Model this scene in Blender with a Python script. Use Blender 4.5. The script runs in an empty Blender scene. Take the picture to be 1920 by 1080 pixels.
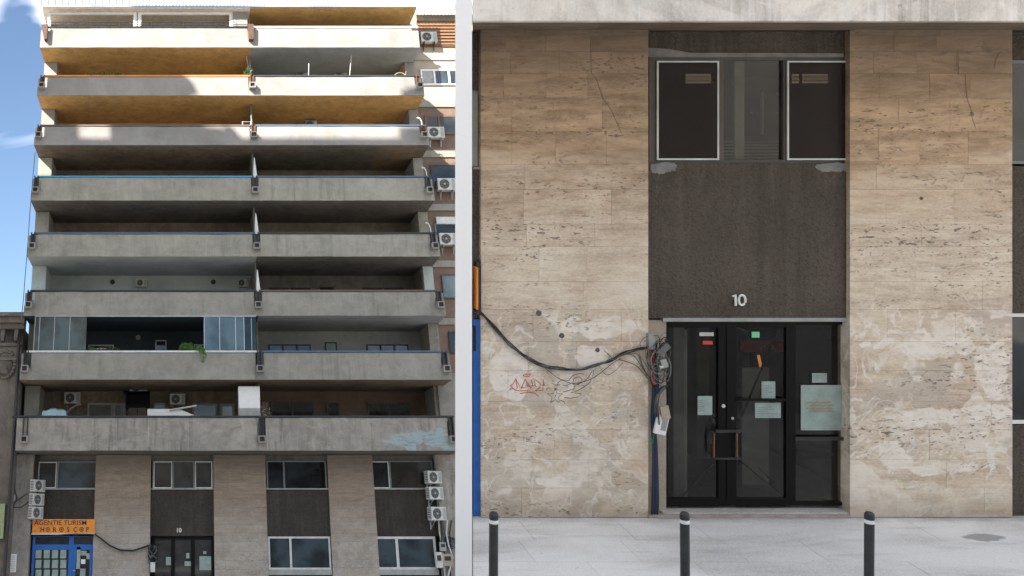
import bpy, bmesh, math, random
from math import sin, cos, tan, atan, radians, pi
from mathutils import Matrix, Vector, noise
random.seed(7)
C = bpy.context.scene.collection
S = bpy.context.scene

# ------------------------------------------------------------------ camera
F = 1920.6                     # focal length in photo pixels
CX, CY = 350.0, 240.0          # principal point of the photograph
TH = atan(F / 4640.0)          # the camera looks up along the tall facade
EYE = 1.6
cam_data = bpy.data.cameras.new('camera')
cam = bpy.data.objects.new('camera', cam_data); C.objects.link(cam)
cam.location = (0, 0, EYE); cam.rotation_euler = (pi / 2 + TH, 0, 0)
cam_data.sensor_width = 36.0; cam_data.lens = F / 1920 * 36
cam_data.shift_x = (960 - CX) / 1920; cam_data.shift_y = -(540 - CY) / 1920
cam_data.clip_end = 3000; cam_data.clip_start = 0.05
S.camera = cam

# ------------------------------------------------------------------ sky, sun, exposure
SUN_EL, SUN_AZ = radians(33), radians(180 + 40)       # azimuth from +Y, clockwise; behind the camera, a little to the left
W = bpy.data.worlds.new('World'); S.world = W; W.use_nodes = True
nt = W.node_tree; nt.nodes.clear()
wo = nt.nodes.new('ShaderNodeOutputWorld'); bg = nt.nodes.new('ShaderNodeBackground')
sky = nt.nodes.new('ShaderNodeTexSky'); sky.sky_type = 'NISHITA'; sky.sun_disc = False
sky.sun_elevation = SUN_EL; sky.sun_rotation = SUN_AZ
sky.air_density = 1.0; sky.dust_density = 0.2; sky.ozone_density = 2.0
tc = nt.nodes.new('ShaderNodeTexCoord'); mp = nt.nodes.new('ShaderNodeMapping')
mp.inputs['Scale'].default_value = (1.6, 1.6, 3.2); mp.inputs['Location'].default_value = (358.94, 186.02, 86.46)
nz = nt.nodes.new('ShaderNodeTexNoise'); nz.inputs['Scale'].default_value = 2.3
nz.inputs['Detail'].default_value = 4; nz.inputs['Distortion'].default_value = 0.6
rp = nt.nodes.new('ShaderNodeValToRGB')
rp.color_ramp.elements[0].position = 0.46; rp.color_ramp.elements[0].color = (0, 0, 0, 1)
rp.color_ramp.elements[1].position = 0.70; rp.color_ramp.elements[1].color = (1, 1, 1, 1)
mx = nt.nodes.new('ShaderNodeMix'); mx.data_type = 'RGBA'
mx.inputs[7].default_value = (24, 23.6, 23.4, 1)  # bright cloud cover added, mostly out of view, to fill the shade
nt.links.new(tc.outputs['Generated'], mp.inputs[0]); nt.links.new(mp.outputs[0], nz.inputs['Vector'])
nt.links.new(nz.outputs['Fac'], rp.inputs[0]); nt.links.new(rp.outputs[0], mx.inputs[0])
nt.links.new(sky.outputs[0], mx.inputs[6]); nt.links.new(mx.outputs[2], bg.inputs[0])
bg.inputs[1].default_value = 0.05
nt.links.new(bg.outputs[0], wo.inputs[0])
sd = bpy.data.lights.new('sun', 'SUN'); sd.energy = 4.2; sd.angle = radians(0.4); sd.color = (1, .94, .87)
sun = bpy.data.objects.new('sun', sd); C.objects.link(sun)
sdir = Vector((sin(SUN_AZ) * cos(SUN_EL), cos(SUN_AZ) * cos(SUN_EL), sin(SUN_EL)))   # towards the sun
sun.rotation_euler = sdir.to_track_quat('Z', 'Y').to_euler()
S.view_settings.view_transform = 'Standard'; S.view_settings.look = 'None'
S.view_settings.gamma = 1; S.view_settings.use_curve_mapping = False
S.view_settings.exposure = 2.05
S.cycles.max_bounces = 8; S.cycles.diffuse_bounces = 5; S.cycles.use_denoising = True

# ------------------------------------------------------------------ the two stretches of street
EYE_R = 4.87                                     # the eye above the pavement of the sloping street on the right
ML = Matrix.Identity(4)
MR = Matrix.Translation((0, 0, EYE)) @ Matrix.Rotation(TH, 4, 'X') @ Matrix.Translation((0, 0, -EYE_R))
def LP(px, py, Y):                               # photo reading -> (x, z) on the vertical plane y = Y, level street
    z = Y * tan(TH - atan((py - CY) / F)); zc = Y * cos(TH) + z * sin(TH)
    return (px - CX) / F * zc, z + EYE
def LX(px, py, Y): return LP(px, py, Y)[0]
def LZ(py, Y): return LP(CX, py, Y)[1]
def RX(px, Y=12.8): return (px - CX) / F * Y     # the same on the sloping street
def RZ(py, Y=12.8): return EYE_R - (py - CY) / F * Y

# ------------------------------------------------------------------ mesh helpers
PI = {}                          # things whose parts are drawn in street coordinates
class MB:
    def __init__(s): s.v = []; s.f = []; s.sm = False
    def box(s, x0, x1, y0, y1, z0, z1):
        n = len(s.v)
        s.v += [(x, y, z) for z in (z0, z1) for x, y in ((x0, y0), (x1, y0), (x1, y1), (x0, y1))]
        s.f += [tuple(n + i for i in q) for q in ((3,2,1,0),(4,5,6,7),(0,1,5,4),(1,2,6,5),(2,3,7,6),(3,0,4,7))]
        return s
    def prism(s, poly, z0, z1):                  # poly in x, y
        n = len(s.v); k = len(poly)
        s.v += [(x, y, z0) for x, y in poly] + [(x, y, z1) for x, y in poly]
        s.f.append(tuple(n + i for i in reversed(range(k)))); s.f.append(tuple(n + k + i for i in range(k)))
        s.f += [(n + i, n + (i + 1) % k, n + k + (i + 1) % k, n + k + i) for i in range(k)]
        return s
    def slab(s, poly, y0, y1):                   # poly in x, z, given thickness along y
        n = len(s.v); k = len(poly)
        s.v += [(x, y0, z) for x, z in poly] + [(x, y1, z) for x, z in poly]
        s.f.append(tuple(n + i for i in range(k))); s.f.append(tuple(n + k + i for i in reversed(range(k))))
        s.f += [(n + i, n + k + i, n + k + (i + 1) % k, n + (i + 1) % k) for i in range(k)]
        return s
    def tube(s, pts, r, n=6, cap=True):
        pts = [Vector(p) for p in pts]; rings = []
        for i, p in enumerate(pts):
            a = pts[max(i - 1, 0)]; b = pts[min(i + 1, len(pts) - 1)]; d = (b - a)
            d = d.normalized() if d.length > 1e-9 else Vector((0, 0, 1))
            u = d.cross(Vector((0.13, 0.2, 1)) if abs(d.z) < .9 else Vector((1, .1, 0))).normalized(); w = d.cross(u)
            rr = r[i] if isinstance(r, (list, tuple)) else r
            rings.append(len(s.v))
            s.v += [tuple(p + (u * cos(2*pi*k/n) + w * sin(2*pi*k/n)) * rr) for k in range(n)]
        for a, b in zip(rings, rings[1:]):
            s.f += [(a+k, a+(k+1) % n, b+(k+1) % n, b+k) for k in range(n)]
        if cap:
            s.f.append(tuple(rings[0]+k for k in reversed(range(n)))); s.f.append(tuple(rings[-1]+k for k in range(n)))
        return s
    def disc(s, x, y, z, r, t, n=16, r2=None):     # round plate facing -y
        r2 = r if r2 is None else r2
        return s.slab([(x + r*cos(2*pi*k/n), z + r2*sin(2*pi*k/n)) for k in range(n)], y - t, y)
    def lathe(s, prof, n=20, o=(0, 0, 0)):       # prof of (r, z)
        b = len(s.v)
        for r, z in prof: s.v += [(o[0] + r*cos(2*pi*k/n), o[1] + r*sin(2*pi*k/n), o[2] + z) for k in range(n)]
        for i in range(len(prof) - 1):
            a = b + i*n; c = a + n
            s.f += [(a+k, a+(k+1) % n, c+(k+1) % n, c+k) for k in range(n)]
        s.f.append(tuple(b+k for k in reversed(range(n)))); s.f.append(tuple(b+(len(prof)-1)*n+k for k in range(n)))
        return s
    def build(s, name, mat, parent=None, bevel=0, smooth=False, M=None):
        me = bpy.data.meshes.new(name); me.from_pydata(s.v, [], s.f)
        bm = bmesh.new(); bm.from_mesh(me); bmesh.ops.recalc_face_normals(bm, faces=bm.faces); bm.to_mesh(me); bm.free()
        if smooth:
            me.polygons.foreach_set('use_smooth', [True] * len(me.polygons)); me.set_sharp_from_angle(angle=radians(40))
        me.materials.append(mat)
        o = bpy.data.objects.new(name, me); C.objects.link(o)
        if bevel:
            m = o.modifiers.new('bevel', 'BEVEL'); m.width = bevel; m.segments = 2; m.limit_method = 'ANGLE'
        if parent is not None:
            o.parent = parent
            if parent.name in PI: o.matrix_parent_inverse = PI[parent.name]
        elif M is not None: o.matrix_world = M
        return o
def B(name, mat, parent, *b, **k):               # one box as one part
    return MB().box(*b).build(name, mat, parent, **k)
def tag(o, label=None, cat=None, group=None, kind=None):
    if label: o['label'] = label
    if cat: o['category'] = cat
    if group: o['group'] = group
    if kind: o['kind'] = kind
    return o
def thing(name, label, cat, group=None, M=ML, loc=(0, 0, 0), rot=None):
    o = bpy.data.objects.new(name, None); C.objects.link(o); o.empty_display_size = .1
    o.matrix_world = M @ Matrix.Translation(loc) @ (rot if rot is not None else Matrix.Identity(4))
    return tag(o, label, cat, group)
def based(name, label, cat, base, group=None, M=ML):      # an Empty at the base; parts come in street coordinates
    o = thing(name, label, cat, group, M, base); PI[o.name] = Matrix.Translation([-v for v in base]); return o
def copy_tree(o, parent=None):
    c = o.copy(); C.objects.link(c); c.parent = parent
    for ch in list(o.children):
        copy_tree(ch, c).matrix_parent_inverse = ch.matrix_parent_inverse
    return c
def text(s, size, mat, parent, loc, name='lettering', ext=.004, off=0.0, align='LEFT', M=ML, sx=1):
    cu = bpy.data.curves.new(name, 'FONT'); cu.body = s; cu.size = size; cu.extrude = ext; cu.offset = off
    cu.align_x = align; cu.materials.append(mat); cu.resolution_u = 3
    tmp = bpy.data.objects.new(name, cu); C.objects.link(tmp); bpy.context.view_layer.update()
    me = bpy.data.meshes.new_from_object(tmp.evaluated_get(bpy.context.evaluated_depsgraph_get())); bpy.data.objects.remove(tmp); me.name = name
    o = bpy.data.objects.new(name, me); C.objects.link(o); o.parent = parent
    o.location = loc; o.rotation_euler = (pi/2, 0, 0); o.scale = (sx, 1, 1)
    return o

# ------------------------------------------------------------------ materials
class NM:
    def __init__(s, name, rough=.85, spec=.3):
        s.m = bpy.data.materials.new(name); s.m.use_nodes = True; s.t = s.m.node_tree
        s.b = s.t.nodes['Principled BSDF']; s.b.inputs['Roughness'].default_value = rough
        s.b.inputs['Specular IOR Level'].default_value = spec
        s.o = s.n('TexCoord').outputs['Object']
    def n(s, k): return s.t.nodes.new('ShaderNode' + k)
    def L(s, a, b): s.t.links.new(a, b)
    def noise(s, scale, sc=(1, 1, 1), detail=5, dist=0, loc=(0, 0, 0), vec=None, rough=.55):
        m = s.n('Mapping'); m.inputs['Scale'].default_value = sc; m.inputs['Location'].default_value = loc
        s.L(vec or s.o, m.inputs[0]); t = s.n('TexNoise'); t.inputs['Scale'].default_value = scale
        t.inputs['Detail'].default_value = detail; t.inputs['Distortion'].default_value = dist; t.inputs['Roughness'].default_value = rough
        s.L(m.outputs[0], t.inputs['Vector']); return t.outputs['Fac']
    def ramp(s, f, *st):                         # stops (pos, colour or value)
        r = s.n('ValToRGB'); e = r.color_ramp.elements
        while len(e) < len(st): e.new(.5)
        for q, (p, c) in zip(e, st):
            q.position = p; q.color = (c, c, c, 1) if isinstance(c, (int, float)) else (*c, 1)
        s.L(f, r.inputs[0]); return r.outputs[0]
    def mix(s, f, a, b, mode='MIX'):
        x = s.n('Mix'); x.data_type = 'RGBA'; x.blend_type = mode
        for i, q in ((0, f), (6, a), (7, b)):
            if isinstance(q, (int, float)): x.inputs[i].default_value = q if i == 0 else (q, q, q, 1)
            elif isinstance(q, tuple): x.inputs[i].default_value = (*q, 1)
            else: s.L(q, x.inputs[i])
        return x.outputs[2]
    def math(s, op, a, b=0.0, clamp=False):
        x = s.n('Math'); x.operation = op; x.use_clamp = clamp
        for i, q in ((0, a), (1, b)):
            if isinstance(q, (int, float)): x.inputs[i].default_value = q
            else: s.L(q, x.inputs[i])
        return x.outputs[0]
    def xyz(s, v=None):
        x = s.n('SeparateXYZ'); s.L(v or s.o, x.inputs[0]); return x.outputs
    def band(s, v, a, b, soft):                  # 1 between a and b
        f1 = s.n('MapRange'); f1.inputs[1].default_value = a - soft; f1.inputs[2].default_value = a + soft; s.L(v, f1.inputs[0])
        f2 = s.n('MapRange'); f2.inputs[1].default_value = b + soft; f2.inputs[2].default_value = b - soft; s.L(v, f2.inputs[0])
        return s.math('MULTIPLY', f1.outputs[0], f2.outputs[0])
    def warped(s, scale, amt):                   # coordinates shaken by noise
        t = s.n('TexNoise'); t.inputs['Scale'].default_value = scale; t.inputs['Detail'].default_value = 4; s.L(s.o, t.inputs['Vector'])
        a = s.n('VectorMath'); a.operation = 'SUBTRACT'; s.L(t.outputs['Color'], a.inputs[0]); a.inputs[1].default_value = (.5, .5, .5)
        b = s.n('VectorMath'); b.operation = 'SCALE'; s.L(a.outputs[0], b.inputs[0]); b.inputs['Scale'].default_value = amt
        c = s.n('VectorMath'); c.operation = 'ADD'; s.L(s.o, c.inputs[0]); s.L(b.outputs[0], c.inputs[1]); return c.outputs[0]
    def blob(s, vec, x, z, rx, rz):              # soft-edged ellipse on the wall
        m = s.n('Mapping'); m.vector_type = 'TEXTURE'; m.inputs['Location'].default_value = (x, 0, z)
        m.inputs['Scale'].default_value = (rx, 1e4, rz); s.L(vec, m.inputs[0])
        l = s.n('VectorMath'); l.operation = 'LENGTH'; s.L(m.outputs[0], l.inputs[0])
        f = s.n('MapRange'); f.inputs[1].default_value = 1.04; f.inputs[2].default_value = .94; s.L(l.outputs['Value'], f.inputs[0]); return f.outputs[0]
    def bump(s, h, strength=.3, dist=.01, normal=None):
        b = s.n('Bump'); b.inputs['Strength'].default_value = strength; b.inputs['Distance'].default_value = dist
        s.L(h, b.inputs['Height'])
        if normal: s.L(normal, b.inputs['Normal'])
        return b.outputs[0]
    def end(s, col, nrm=None, rough=None):
        if isinstance(col, tuple): s.b.inputs['Base Color'].default_value = (*col, 1)
        else: s.L(col, s.b.inputs['Base Color'])
        if nrm: s.L(nrm, s.b.inputs['Normal'])
        if rough: s.L(rough, s.b.inputs['Roughness'])
        return s.m
def plain(name, c, rough=.6, metal=0, var=.15, spec=.4):
    m = NM(name, rough, spec); m.b.inputs['Metallic'].default_value = metal
    n = m.noise(6, detail=5); lo = tuple(x * (1 - var) for x in c); hi = tuple(min(1, x * (1 + var)) for x in c)
    return m.end(m.ramp(n, (.3, lo), (.7, hi)), m.bump(m.noise(40), .08, .003))
def concrete(name, c, streak=.35, patch=.3, dirt=(.07, .065, .06), seed=0, grain=1.0, blue=False, bcol=(.27, .37, .40)):
    m = NM(name, .9, .2); lo = tuple(x * .8 for x in c); hi = tuple(min(1, x * 1.16) for x in c)
    big = m.noise(.55, loc=(seed, 0, seed), detail=7, dist=.5, rough=.62)
    col = m.ramp(big, (.32, lo), (.5, c), (.68, hi))
    bl = m.noise(2.3, loc=(0, seed, 3), detail=8, dist=.8)
    col = m.mix(m.ramp(bl, (.44, 0), (.62, patch)), col, tuple(x * .66 for x in c))
    lt = m.noise(3.1, sc=(1, 1, .6), loc=(seed, 5, 0), detail=8, dist=.4)
    col = m.mix(m.ramp(lt, (.55, 0), (.68, patch * .8)), col, tuple(min(.85, x * 1.45) for x in c))
    st = m.noise(2.2, sc=(2.4, 2.4, .16), loc=(seed, 0, 0), detail=9, rough=.7)
    where = m.ramp(m.noise(.45, loc=(2, seed, 5), detail=4), (.40, .12), (.60, 1))
    col = m.mix(m.math('MULTIPLY', where, m.ramp(st, (.50, 0), (.64, streak))), col, dirt)
    blot = m.noise(1.1, sc=(1, 1, 1.8), loc=(seed * 3, 0, 1), detail=9, dist=1.2, rough=.68)
    col = m.mix(m.ramp(blot, (.50, 0), (.60, patch * .9)), col, tuple(min(.85, x * 1.3) for x in c))
    st2 = m.noise(3.4, sc=(3, 3, .2), loc=(0, seed, 9), detail=6)
    col = m.mix(m.ramp(st2, (.6, 0), (.72, streak * .7)), col, tuple(min(.85, x * 1.5) for x in c))
    fine = m.noise(30, detail=6)
    col = m.mix(.35 * grain, col, m.ramp(fine, (.3, .35), (.7, .65)), 'OVERLAY')
    sp = m.noise(11, loc=(seed, 2, 2), detail=3)
    col = m.mix(m.ramp(sp, (.70, 0), (.74, .45)), col, dirt)
    if blue:
        w = m.warped(1.6, 1.1)
        f = m.blob(w, blue[0], blue[1], blue[2], blue[3])
        col = m.mix(m.math('MULTIPLY', f, m.ramp(m.noise(2.5, sc=(1, 1, 4), detail=8), (.40, .1), (.5, .75))), col, bcol)
    h = m.math('ADD', m.math('MULTIPLY', big, 1.5), m.math('MULTIPLY', fine, .25))
    return m.end(col, m.bump(h, .5, .02))
def travertine(name, k=1.0, place='R', seed=0):
    m = NM(name, .75, .3)
    def c(a, b, d): return (a * k, b * k, d * k)
    info = m.n('ObjectInfo').outputs['Random']
    off = m.n('CombineXYZ'); m.L(m.math('MULTIPLY', info, 1.2), off.inputs[0]); m.L(m.math('MULTIPLY', info, .07), off.inputs[2])
    va = m.n('VectorMath'); va.operation = 'ADD'; m.L(m.o, va.inputs[0]); m.L(off.outputs[0], va.inputs[1]); vv = va.outputs[0]
    z = m.xyz()[2]
    s1 = m.noise(1.6, sc=(.9, .9, 4), detail=12, dist=.25, vec=vv, loc=(seed, 0, 0), rough=.72)
    s2 = m.noise(5.0, sc=(.5, .5, 10), detail=9, vec=vv, rough=.7)
    col = m.ramp(m.math('ADD', m.math('MULTIPLY', s1, .7), m.math('MULTIPLY', s2, .3)),
                 (.34, c(.42, .325, .235)), (.46, c(.55, .455, .35)), (.54, c(.63, .54, .43)), (.66, c(.69, .61, .515)))
    iso = m.noise(1.3, detail=8, loc=(7, 0, seed), dist=.6)
    col = m.mix(.5, col, m.ramp(iso, (.34, .38), (.66, .62)), 'OVERLAY')
    col = m.mix(.35, col, m.ramp(m.noise(26, sc=(1, 1, 1.6), detail=6), (.3, .32), (.7, .68)), 'OVERLAY')
    zl, zh = (RZ(365), RZ(150)) if place == 'R' else (LZ(965, 43.1), LZ(880, 43.1))
    zn = m.math('ADD', z, m.math('MULTIPLY', m.math('SUBTRACT', m.noise(1.2, sc=(.7, .7, 2), detail=4, vec=vv), .5), 1.5))
    warm = m.band(zn, zl, zh + 3, .6)  # browner upper courses: stone tone, deepened to stand for canopy shade
    col = m.mix(m.math('MULTIPLY', warm, .8), col, m.mix(m.ramp(s1, (.4, 0), (.6, 1)), c(.27, .165, .085), c(.49, .32, .185)))
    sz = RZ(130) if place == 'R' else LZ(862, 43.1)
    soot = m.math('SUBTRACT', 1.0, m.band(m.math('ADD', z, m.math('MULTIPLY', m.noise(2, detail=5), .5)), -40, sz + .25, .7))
    col = m.mix(m.math('MULTIPLY', soot, .78), col, c(.105, .082, .062))  # shade under the canopy darkened into the stone colour
    # each stone a little different
    col = m.mix(.38, col, m.ramp(info, (0, .42), (1, .58)), 'OVERLAY')
    # pores
    dens = m.ramp(m.noise(.9, sc=(.5, .5, 2.6), detail=3, vec=vv, loc=(3, 0, seed)), (.45, 0), (.62, 1))
    p1 = m.noise(13, sc=(1, 1, 2.6), detail=3, vec=vv, rough=.6)
    pores = m.math('MULTIPLY', m.ramp(p1, (.61, 0), (.64, 1)), m.math('ADD', m.math('MULTIPLY', dens, .9), .04))
    p2 = m.noise(6, sc=(.8, .8, 3.8), detail=6, vec=vv, loc=(0, 0, 4), dist=.4)
    cracks = m.math('MULTIPLY', m.ramp(p2, (.665, 0), (.70, 1)), dens)
    holes = m.math('MAXIMUM', pores, cracks)
    # paint rubbed over old scrawls, lower down the wall
    w = m.warped(2.2, .55)
    low = m.math('SUBTRACT', 1.0, m.band(z, (RZ(575) if place == 'R' else LZ(1015, 43.1)), 40, .12))
    pn = m.noise(1.35, loc=(2.3 + seed, 0, 1.7), detail=3, dist=1.6, vec=w)
    ring = m.math('SUBTRACT', 1.0, m.math('MULTIPLY', m.math('ABSOLUTE', m.math('SUBTRACT', pn, .52)), 26.0), clamp=True)
    sheets = m.ramp(m.noise(.95, loc=(seed, 0, 8), detail=4, dist=.8, vec=w), (.55, 0), (.58, 1))
    grey = m.ramp(m.noise(1.1, loc=(5, 0, seed), detail=5, dist=.7, vec=w), (.51, 0), (.55, 1))
    col = m.mix(m.math('MULTIPLY', m.math('MULTIPLY', grey, low), .42), col, c(.40, .36, .31))
    cover = m.math('MULTIPLY', m.math('MAXIMUM', m.math('MULTIPLY', sheets, .62), m.math('MULTIPLY', ring, .85)), low)
    if place == 'R':
        for (x, y, rx, ry) in ((1120, 612, 62, 22), (1180, 606, 25, 12), (1113, 668, 30, 22), (950, 700, 35, 55), (1035, 900, 30, 10),
                               (1630, 640, 12, 11), (1660, 642, 12, 10), (1740, 650, 48, 30), (1800, 640, 40, 14), (1860, 690, 26, 50), (1850, 770, 50, 22),
                               (1745, 780, 60, 20), (1680, 860, 40, 30), (1760, 880, 55, 12), (1850, 850, 9, 60)):
            cover = m.math('MAXIMUM', cover, m.math('MULTIPLY', m.blob(w, RX(x), RZ(y), rx / 150, ry / 150), .9))
    cn = m.ramp(m.noise(7, sc=(1, 1, 2.2), detail=7), (.34, .35), (.55, .95))
    col = m.mix(m.math('MULTIPLY', cover, cn), col, c(.77, .715, .64))
    # rain grime at the foot and rust tints
    foot = m.math('SUBTRACT', 1.0, m.band(m.math('ADD', z, m.math('MULTIPLY', m.noise(4, detail=5), .3)), .36 if place == 'R' else .5, 40, .16))
    col = m.mix(m.math('MULTIPLY', foot, .45), col, c(.20, .165, .125))
    rust = m.math('MULTIPLY', m.ramp(m.noise(1.7, loc=(9, 0, 2), detail=6), (.58, 0), (.70, .35)), low)
    col = m.mix(rust, col, c(.43, .30, .19))
    col = m.mix(m.math('MULTIPLY', holes, .85), col, c(.13, .10, .08))
    h = m.math('SUBTRACT', m.math('MULTIPLY', s1, .4), holes)
    h = m.math('ADD', h, m.math('MULTIPLY', cover, .12))
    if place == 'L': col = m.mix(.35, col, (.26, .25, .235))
    return m.end(col, m.bump(h, .7, .008))
def stucco(name, c, scale=38):
    m = NM(name, .95, .15)
    v = m.n('TexVoronoi'); v.inputs['Scale'].default_value = scale; m.L(m.warped(30, .03), v.inputs['Vector'])
    n = m.noise(scale * 1.3, detail=6); big = m.noise(.8, detail=6, dist=.5)
    col = m.ramp(big, (.34, tuple(x * .8 for x in c)), (.66, tuple(x * 1.25 for x in c)))
    col = m.mix(m.ramp(n, (.55, 0), (.75, .5)), col, tuple(x * 2.0 for x in c))
    st = m.noise(2.5, sc=(2.5, 2.5, .25), detail=7)
    col = m.mix(m.ramp(st, (.52, 0), (.7, .3)), col, tuple(x * 1.8 for x in c))
    st3 = m.noise(1.6, sc=(3, 3, .12), detail=5, loc=(3, 0, 0)); col = m.mix(m.ramp(st3, (.52, 0), (.62, .35)), col, tuple(x * .6 for x in c))
    co = m.noise(scale * .45, detail=8, rough=.75); col = m.mix(m.ramp(co, (.50, 0), (.62, .55)), col, tuple(x * .5 for x in c))
    return m.end(col, m.bump(m.math('ADD', m.math('MULTIPLY', co, 2.0), v.outputs['Distance']), 1.0, .025))
def glass(name, tint=(.9, .95, .93), clear=.75, rough=.02, k=.75, dust=(.0, .06), dcol=(.30, .28, .26)):
    m = NM(name); t = m.n('BsdfTransparent'); t.inputs[0].default_value = (*tuple(x * clear for x in tint), 1)
    g = m.n('BsdfGlossy'); g.inputs['Roughness'].default_value = rough
    wv = m.bump(m.noise(1.3, detail=2), .06, .02); m.L(wv, g.inputs['Normal'])
    fr = m.n('Fresnel'); fr.inputs[0].default_value = 1.6
    f = m.math('ADD', m.math('MULTIPLY', fr.outputs[0], k), .0, clamp=True)
    x0 = m.n('MixShader'); m.L(f, x0.inputs[0]); m.L(t.outputs[0], x0.inputs[1]); m.L(g.outputs[0], x0.inputs[2])
    d = m.n('BsdfDiffuse'); d.inputs[0].default_value = (*dcol, 1)
    du = m.ramp(m.noise(2.2, sc=(1, 1, .7), detail=8, dist=.8), (.38, dust[0]), (.66, dust[1]))
    x = m.n('MixShader'); m.L(du, x.inputs[0]); m.L(x0.outputs[0], x.inputs[1]); m.L(d.outputs[0], x.inputs[2])
    m.L(x.outputs[0], m.t.nodes['Material Output'].inputs[0]); return m.m
def darkglass(name, c=(.016, .019, .021), spec=.5, rough=.04):
    m = NM(name, rough, spec); b = m.noise(.9, detail=3)
    col = m.ramp(b, (.4, tuple(x * .6 for x in c)), (.6, tuple(x * 1.7 for x in c)))
    m.b.inputs['IOR'].default_value = 1.5
    return m.end(col, m.bump(m.noise(1.1, detail=1), .05, .02))
def emit(name, c, s):
    m = NM(name); m.b.inputs['Emission Color'].default_value = (*c, 1); m.b.inputs['Emission Strength'].default_value = s
    return m.end(c)
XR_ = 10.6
KL = .64                                        # stone of the tall building, darkened in colour for its dimmer light
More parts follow.
